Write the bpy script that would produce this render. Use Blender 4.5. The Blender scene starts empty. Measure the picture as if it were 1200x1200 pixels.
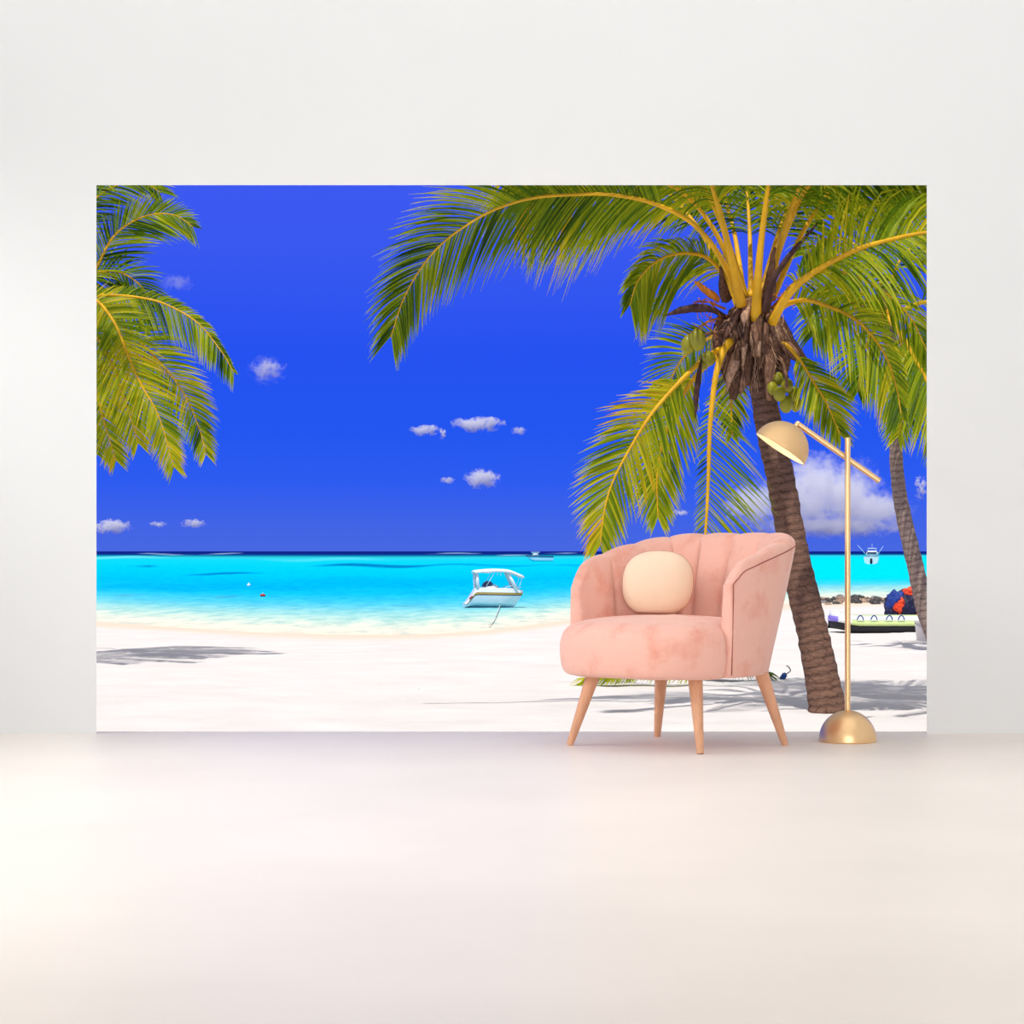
import bpy, bmesh, math, random
from mathutils import Vector, Matrix, noise
R = random.Random(7)
V = Vector
C = bpy.context.scene.collection
S = bpy.context.scene
PI = math.pi
F = 2600.0            # focal length in pixels of the 1200 frame
HZ = 646.0            # row of the horizon
EYE = 0.70            # eye above the room floor (z = 0)
SAND = -1.5           # beach level
HS = EYE - SAND

def P(x, y, D): return V(((x - 600) * D / F, D, EYE - (y - HZ) * D / F))
def dist_at(y, h=HS): return F * h / (y - HZ)
def lin(c):
    c = c / 255.0
    return c / 12.92 if c <= 0.04045 else ((c + 0.055) / 1.055) ** 2.4
def rgb(r, g, b, k=1.0): return (lin(r) * k, lin(g) * k, lin(b) * k, 1.0)
def lerp(a, b, t): return a + (b - a) * t
def smooth(t):
    t = max(0.0, min(1.0, t)); return t * t * (3 - 2 * t)
def interp(x, xs, ys):
    if x <= xs[0]: return ys[0]
    for i in range(1, len(xs)):
        if x <= xs[i]: return lerp(ys[i - 1], ys[i], (x - xs[i - 1]) / (xs[i] - xs[i - 1]))
    return ys[-1]

# ------------------------------------------------------------------ materials
def new_mat(name):
    m = bpy.data.materials.new(name); m.use_nodes = True
    nt = m.node_tree
    b = nt.nodes['Principled BSDF']
    return m, nt, b
def N(nt, kind, **kw):
    n = nt.nodes.new(kind)
    for k, v in kw.items():
        if k in n.inputs: n.inputs[k].default_value = v
        else: setattr(n, k, v)
    return n
def ramp(nt, stops, src=None):
    r = nt.nodes.new('ShaderNodeValToRGB')
    e = r.color_ramp.elements
    e[0].position, e[0].color = stops[0]
    e[1].position, e[1].color = stops[-1]
    for p, c in stops[1:-1]:
        q = e.new(p); q.color = c
    if src is not None: nt.links.new(src, r.inputs['Fac'])
    return r
def plain(name, col, rough=0.5, metal=0.0, spec=0.4, var=0.06, scale=12.0, bump=0.0, coat=0.0, sheen=0.0, stretch=(1, 1, 1), bscale=None):
    m, nt, b = new_mat(name)
    tc = N(nt, 'ShaderNodeTexCoord')
    mp = N(nt, 'ShaderNodeMapping'); mp.inputs['Scale'].default_value = stretch
    nt.links.new(tc.outputs['Object'], mp.inputs['Vector'])
    nz = N(nt, 'ShaderNodeTexNoise', Scale=scale, Detail=5.0)
    nt.links.new(mp.outputs[0], nz.inputs['Vector'])
    lo = tuple(max(0, c * (1 - var)) for c in col[:3]) + (1,)
    hi = tuple(min(1, c * (1 + var)) for c in col[:3]) + (1,)
    r = ramp(nt, [(0.3, lo), (0.7, hi)], nz.outputs['Fac'])
    nt.links.new(r.outputs[0], b.inputs['Base Color'])
    b.inputs['Roughness'].default_value = rough
    b.inputs['Metallic'].default_value = metal
    b.inputs['Specular IOR Level'].default_value = spec
    b.inputs['Coat Weight'].default_value = coat
    if sheen:
        b.inputs['Sheen Weight'].default_value = sheen
        b.inputs['Sheen Roughness'].default_value = 0.4
    if bump:
        n2 = N(nt, 'ShaderNodeTexNoise', Scale=(bscale or scale * 3), Detail=6.0)
        nt.links.new(mp.outputs[0], n2.inputs['Vector'])
        bp = N(nt, 'ShaderNodeBump', Strength=bump, Distance=0.02)
        nt.links.new(n2.outputs['Fac'], bp.inputs['Height'])
        nt.links.new(bp.outputs[0], b.inputs['Normal'])
    return m

M = {}
M['wall'] = plain('wall_paint', (0.82, 0.83, 0.832, 1), 0.9, spec=0.1, var=0.004, scale=3)
M['ceiling'] = plain('ceiling_paint', (0.85, 0.85, 0.85, 1), 0.9, spec=0.1, var=0.004)
M['floor'] = plain('polished_cement', rgb(243, 234, 226), 0.42, spec=0.16, var=0.03, scale=1.3, bump=0.0)
def velvet(name, col, dark, light):
    m, nt, b = new_mat(name)
    tc = N(nt, 'ShaderNodeTexCoord')
    n1 = N(nt, 'ShaderNodeTexNoise', Scale=9.0, Detail=8.0, Roughness=0.65)
    nt.links.new(tc.outputs['Object'], n1.inputs['Vector'])
    r = ramp(nt, [(0.28, dark), (0.5, col), (0.68, col), (0.8, light)], n1.outputs['Fac'])
    nt.links.new(r.outputs[0], b.inputs['Base Color'])
    b.inputs['Roughness'].default_value = 0.85
    b.inputs['Specular IOR Level'].default_value = 0.15
    b.inputs['Sheen Weight'].default_value = 0.35
    b.inputs['Sheen Roughness'].default_value = 0.45
    b.inputs['Sheen Tint'].default_value = (1, 0.88, 0.82, 1)
    n2 = N(nt, 'ShaderNodeTexNoise', Scale=60.0, Detail=5.0)
    nt.links.new(tc.outputs['Object'], n2.inputs['Vector'])
    bp = N(nt, 'ShaderNodeBump', Strength=0.12, Distance=0.01)
    nt.links.new(n2.outputs['Fac'], bp.inputs['Height'])
    nt.links.new(bp.outputs[0], b.inputs['Normal'])
    return m
M['velvet'] = velvet('pink_velvet', rgb(236, 182, 166), rgb(226, 152, 132), rgb(245, 208, 196))
M['piping'] = plain('piping_cord', rgb(160, 84, 76), 0.8, spec=0.1)
M['cream_fabric'] = plain('cream_fabric', rgb(243, 214, 187), 0.9, spec=0.1, var=0.03, scale=8, bump=0.1, bscale=120, sheen=0.3)
M['cushion_seam'] = plain('cushion_seam_cord', rgb(214, 160, 130), 0.9, spec=0.1)
M['leg_wood'] = plain('beech_wood', rgb(222, 166, 130), 0.42, spec=0.35, var=0.1, scale=9, stretch=(6, 6, 0.8))
M['brass'] = plain('satin_brass', rgb(238, 200, 150), 0.36, metal=0.85, var=0.02, scale=2)
M['brass_shade'] = plain('brushed_brass_shade', rgb(226, 188, 138), 0.48, metal=0.6, var=0.02, scale=2)
M['lining'] = plain('shade_lining', rgb(255, 238, 205), 0.5, spec=0.3, var=0.01)
bmat, bnt, bb = new_mat('lamp_bulb'); bb.inputs['Emission Color'].default_value = (1, .85, .6, 1); bb.inputs['Emission Strength'].default_value = 7.0; M['bulb'] = bmat
M['white_gel'] = plain('white_gelcoat', (0.85, 0.86, 0.87, 1), 0.3, spec=0.4, var=0.015)
M['white_metal'] = plain('white_painted_metal', (0.85, 0.86, 0.88, 1), 0.4, var=0.01)
M['white_canvas'] = plain('white_canvas', (0.85, 0.85, 0.85, 1), 0.85, spec=0.1, var=0.02, bump=0.1)
M['gold_stripe'] = plain('gold_stripe', rgb(205, 160, 80), 0.4)
M['red_paint'] = plain('red_paint', rgb(200, 30, 25), 0.4)
M['navy'] = plain('navy_paint', rgb(24, 34, 70), 0.4, var=0.1)
M['blue_glass'] = plain('tinted_glass', rgb(50, 62, 98), 0.12, spec=0.6)
M['grey_paint'] = plain('grey_paint', rgb(130, 140, 150), 0.5)
M['black_rubber'] = plain('black_rubber', rgb(38, 38, 40), 0.6, spec=0.3, var=0.15)
M['pvc_white'] = plain('white_vinyl', rgb(236, 238, 238), 0.35)
M['pvc_lime'] = plain('lime_vinyl', rgb(205, 226, 145), 0.35, var=0.05)
M['pvc_violet'] = plain('violet_vinyl', rgb(140, 122, 214), 0.35)
M['pvc_blue'] = plain('blue_strap', rgb(28, 76, 140), 0.6)
M['kite_navy'] = plain('navy_ripstop', rgb(22, 26, 62), 0.6, var=0.2, bump=0.4, scale=6)
M['kite_blue'] = plain('blue_ripstop', rgb(26, 58, 140), 0.6, var=0.15, bump=0.4, scale=6)
M['kite_orange'] = plain('orange_ripstop', rgb(246, 78, 36), 0.6, var=0.1, bump=0.4, scale=6)
M['bucket'] = plain('white_plastic', rgb(232, 226, 214), 0.5)
M['rope'] = plain('pale_rope', rgb(215, 215, 210), 0.9, spec=0.05)
M['petiole'] = plain('yellow_petiole', rgb(234, 178, 26), 0.5, spec=0.3, var=0.18, scale=5, stretch=(1, 1, .6))
M['husk'] = plain('brown_fibre', rgb(142, 106, 80), 0.9, spec=0.1, var=0.5, scale=14, bump=0.8, stretch=(3, 3, 1), bscale=30)
M['husk_dark'] = plain('dark_fibre', rgb(112, 82, 60), 0.9, spec=0.1, var=0.5, scale=14, bump=0.8, stretch=(3, 3, 1), bscale=30)
M['spathe'] = plain('dry_spathe', rgb(84, 60, 50), 0.7, spec=0.2, var=0.3, scale=8)
M['flower'] = plain('orange_flower_stalk', rgb(205, 125, 25), 0.7, var=0.3, scale=8)
M['coconut'] = plain('green_coconut', rgb(150, 146, 30), 0.4, spec=0.4, var=0.25, scale=4)
def rock_mat(name, a, b_):
    m, nt, b = new_mat(name)
    tc = N(nt, 'ShaderNodeTexCoord')
    nz = N(nt, 'ShaderNodeTexNoise', Scale=6.0, Detail=8.0)
    nt.links.new(tc.outputs['Object'], nz.inputs['Vector'])
    r = ramp(nt, [(0.3, a), (0.7, b_)], nz.outputs['Fac'])
    nt.links.new(r.outputs[0], b.inputs['Base Color']); b.inputs['Roughness'].default_value = 0.9
    bp = N(nt, 'ShaderNodeBump', Strength=0.6, Distance=0.05)
    nt.links.new(nz.outputs['Fac'], bp.inputs['Height']); nt.links.new(bp.outputs[0], b.inputs['Normal'])
    return m
M['rock_dark'] = rock_mat('dark_rock', rgb(40, 40, 42), rgb(105, 100, 96))
M['rock_grey'] = rock_mat('grey_rock', rgb(92, 88, 86), rgb(165, 156, 150))
M['rock_tan'] = rock_mat('tan_rock', rgb(128, 102, 84), rgb(196, 172, 146))

def leaf_mat(name, stops):
    m, nt, b = new_mat(name)
    at = N(nt, 'ShaderNodeAttribute'); at.attribute_name = 'tint'
    r = ramp(nt, stops, at.outputs['Fac'])
    nt.links.new(r.outputs[0], b.inputs['Base Color'])
    b.inputs['Roughness'].default_value = 0.5
    b.inputs['Specular IOR Level'].default_value = 0.22
    tr = N(nt, 'ShaderNodeBsdfTranslucent')
    nt.links.new(r.outputs[0], tr.inputs['Color'])
    mx = N(nt, 'ShaderNodeMixShader'); mx.inputs[0].default_value = 0.5
    out = nt.nodes['Material Output']
    nt.links.new(b.outputs[0], mx.inputs[1]); nt.links.new(tr.outputs[0], mx.inputs[2])
    nt.links.new(mx.outputs[0], out.inputs['Surface'])
    return m
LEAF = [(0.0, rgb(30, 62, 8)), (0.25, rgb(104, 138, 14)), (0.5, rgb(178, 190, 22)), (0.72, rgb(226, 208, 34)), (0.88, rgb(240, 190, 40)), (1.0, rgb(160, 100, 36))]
M['leaf'] = leaf_mat('palm_leaf', LEAF)

def trunk_mat(name, a, b_, ring):
    m, nt, b = new_mat(name)
    at = N(nt, 'ShaderNodeAttribute'); at.attribute_name = 'along'
    tc = N(nt, 'ShaderNodeTexCoord')
    n1 = N(nt, 'ShaderNodeTexNoise', Scale=5.0, Detail=6.0)
    nt.links.new(tc.outputs['Object'], n1.inputs['Vector'])
    n3 = N(nt, 'ShaderNodeTexNoise', Scale=22.0, Detail=6.0)
    nt.links.new(tc.outputs['Object'], n3.inputs['Vector'])
    ma = N(nt, 'ShaderNodeMath', operation='MULTIPLY_ADD'); ma.inputs[1].default_value = 0.9
    nt.links.new(n1.outputs['Fac'], ma.inputs[0])
    mr = N(nt, 'ShaderNodeMath', operation='MULTIPLY'); mr.inputs[1].default_value = ring
    nt.links.new(at.outputs['Fac'], mr.inputs[0]); nt.links.new(mr.outputs[0], ma.inputs[2])
    fr = N(nt, 'ShaderNodeMath', operation='FRACT'); nt.links.new(ma.outputs[0], fr.inputs[0])
    mixf = N(nt, 'ShaderNodeMath', operation='MULTIPLY_ADD'); mixf.inputs[1].default_value = 0.55
    sb = N(nt, 'ShaderNodeMath', operation='MULTIPLY'); sb.inputs[1].default_value = 0.6
    nt.links.new(n3.outputs['Fac'], sb.inputs[0])
    nt.links.new(fr.outputs[0], mixf.inputs[0]); nt.links.new(sb.outputs[0], mixf.inputs[2])
    r = ramp(nt, [(0.1, a), (0.38, b_), (0.6, tuple(min(1, c * 1.5) for c in b_[:3]) + (1,)), (0.9, b_)], mixf.outputs[0])
    nt.links.new(r.outputs[0], b.inputs['Base Color'])
    mpv = N(nt, 'ShaderNodeMapping'); mpv.inputs['Scale'].default_value = (3.2, 3.2, 15.0)
    nt.links.new(tc.outputs['Object'], mpv.inputs['Vector'])
    vo = N(nt, 'ShaderNodeTexVoronoi', feature='DISTANCE_TO_EDGE', Scale=1.0); nt.links.new(mpv.outputs[0], vo.inputs['Vector'])
    cr = ramp(nt, [(0.0, (.3, .27, .25, 1)), (0.09, (1, 1, 1, 1))], vo.outputs['Distance'])
    mxc = N(nt, 'ShaderNodeMix', data_type='RGBA', blend_type='MULTIPLY'); mxc.inputs['Factor'].default_value = 0.55
    nt.links.new(r.outputs[0], mxc.inputs['A']); nt.links.new(cr.outputs[0], mxc.inputs['B'])
    nt.links.new(mxc.outputs['Result'], b.inputs['Base Color'])
    b.inputs['Roughness'].default_value = 0.9; b.inputs['Specular IOR Level'].default_value = 0.15
    bp = N(nt, 'ShaderNodeBump', Strength=0.8, Distance=0.03)
    nt.links.new(mixf.outputs[0], bp.inputs['Height']); nt.links.new(bp.outputs[0], b.inputs['Normal'])
    return m
M['trunk'] = trunk_mat('palm_bark', rgb(48, 36, 30), rgb(114, 86, 69), 9.0)
M['trunk_grey'] = trunk_mat('grey_palm_bark', rgb(78, 64, 58), rgb(136, 118, 106), 7.0)

# sand
def sand_material():
    m, nt, b = new_mat('white_sand')
    geo = N(nt, 'ShaderNodeNewGeometry')
    n1 = N(nt, 'ShaderNodeTexNoise', Scale=0.9, Detail=6.0)
    n2 = N(nt, 'ShaderNodeTexNoise', Scale=5.0, Detail=7.0, Roughness=0.7)
    vz = N(nt, 'ShaderNodeTexVoronoi', Scale=1.6)
    for n in (n1, n2, vz): nt.links.new(geo.outputs['Position'], n.inputs['Vector'])
    r = ramp(nt, [(0.3, rgb(225, 219, 213)), (0.7, rgb(235, 230, 225))], n1.outputs['Fac'])
    sp = ramp(nt, [(0.028, (1, 1, 1, 1)), (0.05, (0, 0, 0, 1))], vz.outputs['Distance'])
    th = N(nt, 'ShaderNodeMath', operation='GREATER_THAN'); th.inputs[1].default_value = 0.60
    nt.links.new(n1.outputs['Fac'], th.inputs[0])
    mm = N(nt, 'ShaderNodeMath', operation='MULTIPLY')
    nt.links.new(sp.outputs[0], mm.inputs[0]); nt.links.new(th.outputs[0], mm.inputs[1])
    mix = N(nt, 'ShaderNodeMix', data_type='RGBA')
    nt.links.new(mm.outputs[0], mix.inputs['Factor'])
    nt.links.new(r.outputs[0], mix.inputs['A']); mix.inputs['B'].default_value = rgb(120, 100, 86)
    at = N(nt, 'ShaderNodeAttribute'); at.attribute_name = 'wet'
    mix2 = N(nt, 'ShaderNodeMix', data_type='RGBA')
    nt.links.new(at.outputs['Fac'], mix2.inputs['Factor'])
    nt.links.new(mix.outputs['Result'], mix2.inputs['A']); mix2.inputs['B'].default_value = rgb(233, 213, 190)
    nt.links.new(mix2.outputs['Result'], b.inputs['Base Color'])
    b.inputs['Roughness'].default_value = 0.95; b.inputs['Specular IOR Level'].default_value = 0.05
    bp = N(nt, 'ShaderNodeBump', Strength=0.55, Distance=0.06)
    nt.links.new(n2.outputs['Fac'], bp.inputs['Height']); nt.links.new(bp.outputs[0], b.inputs['Normal'])
    return m
M['sand'] = sand_material()
def sea_material():
    m, nt, b = new_mat('lagoon_water')
    at = N(nt, 'ShaderNodeVertexColor'); at.layer_name = 'depth_tint'
    geo = N(nt, 'ShaderNodeNewGeometry')
    mp = N(nt, 'ShaderNodeMapping'); mp.inputs['Scale'].default_value = (1.0, 0.22, 1.0)
    nt.links.new(geo.outputs['Position'], mp.inputs['Vector'])
    n1 = N(nt, 'ShaderNodeTexNoise', Scale=1.4, Detail=6.0, Roughness=0.65)
    nt.links.new(mp.outputs[0], n1.inputs['Vector'])
    r = ramp(nt, [(0.34, (0.60, 0.80, 0.86, 1)), (0.5, (1, 1, 1, 1)), (0.66, (1.5, 1.14, 1.06, 1))], n1.outputs['Fac'])
    mx = N(nt, 'ShaderNodeMix', data_type='RGBA', blend_type='MULTIPLY'); mx.inputs['Factor'].default_value = 0.8
    nt.links.new(at.outputs['Color'], mx.inputs['A']); nt.links.new(r.outputs[0], mx.inputs['B'])
    nt.links.new(mx.outputs['Result'], b.inputs['Base Color'])
    b.inputs['Roughness'].default_value = 0.5; b.inputs['Specular IOR Level'].default_value = 0.0
    b.inputs['IOR'].default_value = 1.33
    bp = N(nt, 'ShaderNodeBump', Strength=0.25, Distance=0.05)
    nt.links.new(n1.outputs['Fac'], bp.inputs['Height']); nt.links.new(bp.outputs[0], b.inputs['Normal'])
    return m
M['sea'] = sea_material()

# ------------------------------------------------------------------ object helpers
def tag(o, label=None, cat=None, group=None, kind=None):
    if label: o['label'] = label
    if cat: o['category'] = cat
    if group: o['group'] = group
    if kind: o['kind'] = kind
    return o
def empty(name, loc, rz=0.0, label=None, cat=None, group=None):
    o = bpy.data.objects.new(name, None); C.objects.link(o)
    o.location = loc; o.rotation_euler = (0, 0, rz); o.empty_display_size = 0.1
    return tag(o, label, cat, group)
def obj(name, bm, mat, parent=None, smooth_=True, world=False):
    """link a bmesh as one object; world=True: the mesh is in world space and is moved into the parent's space"""
    if world and parent is not None:
        inv = (Matrix.Translation(parent.location) @ parent.rotation_euler.to_matrix().to_4x4()).inverted()
        bm.transform(inv)
    me = bpy.data.meshes.new(name); bm.to_mesh(me); bm.free()
    for p in me.polygons: p.use_smooth = smooth_
    o = bpy.data.objects.new(name, me); C.objects.link(o)
    for m in (mat if isinstance(mat, (list, tuple)) else [mat]): me.materials.append(m)
    if parent is not None: o.parent = parent
    return o
def sub(child_name, bm, mat, part, root, smooth_=True):
    """a sub-part: child of a part (the part sits at its root's origin)"""
    inv = (Matrix.Translation(root.location) @ root.rotation_euler.to_matrix().to_4x4()).inverted()
    bm.transform(inv)
    return obj(child_name, bm, mat, part, smooth_)
def autosmooth(o, deg=40):
    md = o.modifiers.new('edge', 'EDGE_SPLIT'); md.split_angle = math.radians(deg)
    return o

def add_box(bm, c, s, rot=None, bev=0.0):
    r = bmesh.ops.create_cube(bm, size=1.0)
    vs = r['verts']
    for v in vs: v.co = V((v.co.x * s[0], v.co.y * s[1], v.co.z * s[2]))
    if bev:
        es = list({e for v in vs for e in v.link_edges})
        g = bmesh.ops.bevel(bm, geom=es, offset=bev, segments=2, affect='EDGES')
        vs = list({v for f in g['faces'] for v in f.verts} | {v for v in vs if v.is_valid})
    for v in vs:
        if rot is not None: v.co = rot @ v.co
        v.co += V(c)
def frame_from(t, ref=V((0, 0, 1))):
    t = t.normalized()
    if abs(t.dot(ref)) > 0.97: ref = V((1, 0, 0)) if abs(t.x) < 0.9 else V((0, 1, 0))
    a = t.cross(ref).normalized(); b = a.cross(t).normalized()
    return a, b
def add_tube(bm, pts, rad, seg=8, caps=True, lay=None):
    rings = []
    n = len(pts)
    a = None
    for i, p in enumerate(pts):
        t = (pts[min(i + 1, n - 1)] - pts[max(i - 1, 0)]).normalized()
        if a is None: a, b = frame_from(t)
        else:
            a = (a - t * a.dot(t)).normalized(); b = a.cross(t)
        r = rad[i] if isinstance(rad, (list, tuple)) else rad
        ring = []
        for k in range(seg):
            an = 2 * PI * k / seg
            v = bm.verts.new(p + a * (math.cos(an) * r) + b * (math.sin(an) * r))
            if lay is not None: v[lay] = i / (n - 1)
            ring.append(v)
        rings.append(ring)
    for i in range(n - 1):
        for k in range(seg):
            bm.faces.new((rings[i][k], rings[i][(k + 1) % seg], rings[i + 1][(k + 1) % seg], rings[i + 1][k]))
    if caps:
        bm.faces.new(list(reversed(rings[0]))); bm.faces.new(rings[-1])
    return rings
def add_lathe(bm, prof, c=V((0, 0, 0)), axis=V((0, 0, 1)), seg=32):
    axis = axis.normalized(); a, b = frame_from(axis, V((0, 1, 0)))
    rings = []
    for r, h in prof:
        if r < 1e-6: rings.append([bm.verts.new(c + axis * h)])
        else: rings.append([bm.verts.new(c + axis * h + a * (r * math.cos(2 * PI * k / seg)) + b * (r * math.sin(2 * PI * k / seg))) for k in range(seg)])
    for A, B in zip(rings, rings[1:]):
        for k in range(seg):
            k2 = (k + 1) % seg
            if len(A) == 1 and len(B) == 1: continue
            if len(A) == 1: bm.faces.new((A[0], B[k2], B[k]))
            elif len(B) == 1: bm.faces.new((A[k], A[k2], B[0]))
            else: bm.faces.new((A[k], A[k2], B[k2], B[k]))
    bmesh.ops.recalc_face_normals(bm, faces=bm.faces)
def ellipsoid(bm, c, r, rot=None, seg=16):
    q = bmesh.ops.create_uvsphere(bm, u_segments=seg, v_segments=max(8, seg // 2 + 2), radius=1.0)
    for v in q['verts']:
        co = V((v.co.x * r[0], v.co.y * r[1], v.co.z * r[2]))
        v.co = V(c) + (rot @ co if rot is not None else co)
def spline(pts, n):
    """Catmull-Rom through 3-D points, n samples evenly spaced by length"""
    p = [pts[0] * 2 - pts[1]] + list(pts) + [pts[-1] * 2 - pts[-2]]
    dense = []
    for i in range(1, len(p) - 2):
        for k in range(24):
            t = k / 24.0
            a, b, c, d = p[i - 1], p[i], p[i + 1], p[i + 2]
            dense.append(0.5 * ((2 * b) + (c - a) * t + (2 * a - 5 * b + 4 * c - d) * t * t + (3 * b - a - 3 * c + d) * t ** 3))
    dense.append(pts[-1].copy())
    L = [0.0]
    for i in range(1, len(dense)): L.append(L[-1] + (dense[i] - dense[i - 1]).length)
    out = []; j = 0
    for k in range(n):
        s = L[-1] * k / (n - 1)
        while j < len(L) - 2 and L[j + 1] < s: j += 1
        t = (s - L[j]) / max(1e-9, L[j + 1] - L[j])
        out.append(dense[j].lerp(dense[j + 1], min(1, max(0, t))))
    return out

# ================================================================== THE ROOM
WALL_Y = 8.53; T_WALL = 0.09; FLOOR_END = F * EYE / (857.3 - HZ)
HX0 = (113 - 600) * WALL_Y / F; HX1 = (1086 - 600) * WALL_Y / F
HTOP = EYE + (HZ - 217) * WALL_Y / F
RX = 3.1; RH = 3.4; RY0 = -8.0
bm = bmesh.new(); add_box(bm, (0, (RY0 + FLOOR_END) / 2, -0.06), (2 * RX + .2, FLOOR_END - RY0, 0.12)); tag(obj('floor', bm, M['floor'], smooth_=False), kind='structure')
bm = bmesh.new(); add_box(bm, (0, (RY0 + WALL_Y) / 2, RH + 0.1), (2 * RX + .6, WALL_Y - RY0 + .4, 0.2)); tag(obj('ceiling', bm, M['ceiling'], smooth_=False), kind='structure')
for nm, c, s in (('wall_left', (-RX - .1, (RY0 + WALL_Y) / 2, RH / 2), (.2, WALL_Y - RY0, RH)), ('wall_right', (RX + .1, (RY0 + WALL_Y) / 2, RH / 2), (.2, WALL_Y - RY0, RH)), ('wall_front', (0, RY0 - .1, RH / 2), (2 * RX + .4, .2, RH))):
    bm = bmesh.new(); add_box(bm, c, s); tag(obj(nm, bm, M['wall'], smooth_=False), kind='structure')
# back wall: wide opening to the beach, its reveals splayed outwards
bm = bmesh.new()
sp = 0.05
def loop(y, e, xo, zo):
    return [bm.verts.new((HX0 - e, y, 0)), bm.verts.new((HX0 - e, y, HTOP + e)), bm.verts.new((HX1 + e, y, HTOP + e)), bm.verts.new((HX1 + e, y, 0))], \
           [bm.verts.new((-xo, y, 0)), bm.verts.new((-xo, y, zo)), bm.verts.new((xo, y, zo)), bm.verts.new((xo, y, 0))]
i0, o0 = loop(WALL_Y, 0, RX, RH); i1, o1 = loop(WALL_Y + T_WALL, sp, RX, RH)
for k in range(3):
    bm.faces.new((i0[k], i0[k + 1], o0[k + 1], o0[k])); bm.faces.new((i1[k + 1], i1[k], o1[k], o1[k + 1]))
    bm.faces.new((i0[k + 1], i0[k], i1[k], i1[k + 1])); bm.faces.new((o0[k], o0[k + 1], o1[k + 1], o1[k]))
for a in (0, 3): bm.faces.new((i0[a], i1[a], o1[a], o0[a]))
bmesh.ops.recalc_face_normals(bm, faces=bm.faces)
tag(obj('wall_back', bm, M['wall'], smooth_=False), kind='structure')

# ================================================================== BEACH AND SEA
SX = [-900, 0, 113, 200, 300, 400, 480, 560, 620, 665, 760, 860, 960, 1086, 1300, 2200]
SY = [722, 721, 727, 733, 739, 742, 742, 738, 731, 725, 716, 709, 704, 701, 700, 700]
def shore_y(px): return interp(px, SX, SY)
def shore_D(px): return dist_at(shore_y(px))
cols = [-4200 + 260 * i for i in range(12)] + [-1050 + 16 * i for i in range(205)] + [2260 + 260 * i for i in range(12)]
def vnoise(x, y, s): return noise.noise(V((x * s, y * s, 3.1)))
def sand_z(x, D, px):
    Ds = shore_D(px)
    z = SAND
    amp = (0.035 + 0.03 * smooth((x - .5) / 2.5)) if D < 60 else 0.02
    z += amp * (vnoise(x, D, 0.55) + 0.7 * vnoise(x, D, 1.5)) * smooth((Ds - D) / 12 + 0.15)
    if D > Ds - 4: z -= 0.05 * (D - (Ds - 4)) / 4
    return z
bm = bmesh.new(); lw = bm.verts.layers.float.new('wet')
rows = [FLOOR_END + 0.35 + 1.2 * i for i in range(12)] + [24 + 0.3 * i for i in range(100)] + [54 + 1.0 * i for i in range(75)]
grid = []
for D in rows:
    r = []
    for px in cols:
        x = (px - 600) * D / F
        v = bm.verts.new((x, D, sand_z(x, D, px)))
        w = (dist_at(shore_y(px) + 7 + 5 * vnoise(x, D, .08)) - D)
        v[lw] = 1 - smooth(w / 6.0 + 0.5)
        r.append(v)
    grid.append(r)
for a, b in zip(grid, grid[1:]):
    for k in range(len(cols) - 1): bm.faces.new((a[k], a[k + 1], b[k + 1], b[k]))
tag(obj('sand_beach', bm, M['sand']), kind='structure')

SEA = SAND - 0.05
SC = [(-0.12, (250, 232, 212)), (0.0, (250, 236, 218)), (0.08, (242, 242, 224)), (0.17, (204, 236, 224)), (0.27, (150, 224, 228)), (0.38, (78, 208, 240)), (0.5, (14, 196, 252)), (0.62, (0, 192, 255)), (0.78, (0, 206, 255)),
      (0.90, (10, 212, 248)), (0.945, (50, 205, 222)), (0.96, (22, 160, 182)), (0.972, (12, 110, 160)), (0.983, (14, 52, 140)), (1.0, (12, 34, 125))]
def sea_col(px, y, x, D):
    ys = shore_y(px)
    right = smooth((px - 700) / 300)
    wob = 0.03 * vnoise(x * .4, D, .02) + 0.02 * vnoise(x, D, .07)
    s = (ys - y) / (ys - 648.2)
    if s < .9: s += wob
    c = [interp(s, [q[0] for q in SC], [q[1][k] for q in SC]) for k in range(3)]
    if right > 0:
        t = [0, 228, 255]; k = right * smooth((s - .3) / .2) * (1 - smooth((s - .88) / .06))
        c = [lerp(c[i], t[i], k) for i in range(3)]
    def patch(cx, cy, rx, ry, col, k=1.0):
        nonlocal c
        q = ((px - cx) / rx) ** 2 + ((y - cy + 1.2 * math.sin(px * .05)) / ry) ** 2
        w = k * smooth(1.25 - q)
        c = [lerp(c[i], col[i], w) for i in range(3)]
    patch(440, 662.5, 75, 2.0, (0, 120, 185), .9)
    patch(560, 662, 90, 1.2, (0, 140, 205), .6)
    patch(262, 672, 45, 1.4, (0, 120, 190), .8)
    patch(172, 664, 14, 1.1, (0, 120, 180), .8)
    patch(700, 663, 60, 1.2, (0, 150, 205), .6)
    patch(250, 687, 160, 5, (0, 178, 250), .6)
    patch(440, 682, 130, 7, (0, 182, 252), .6)
    for cx, w in ((190, 30), (262, 22), (535, 28), (600, 18), (660, 12)):
        patch(cx, 649.3, w, 0.75, (170, 200, 225), .8)
    patch(140, 653.5, 60, 1.6, (120, 226, 236), .7)
    patch(380, 655.5, 80, 1.8, (90, 222, 240), .7)
    for cx, cy, w in ((150, 698, 12), (262, 699, 18), (475, 707.5, 26)):
        patch(cx, cy, w, .8, (90, 160, 185), .6)
    return [lin(q) * 0.86 for q in c] + [1.0]
srows = [646.12, 646.3, 646.6, 647.0, 647.5] + [648 + 0.4 * i for i in range(20)] + [656 + 0.9 * i for i in range(56)] + [706.5 + 1.2 * i for i in range(36)]
scols = [-6000 + 400 * i for i in range(12)] + [-1100 + 14 * i for i in range(240)] + [2300 + 400 * i for i in range(12)]
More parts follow.
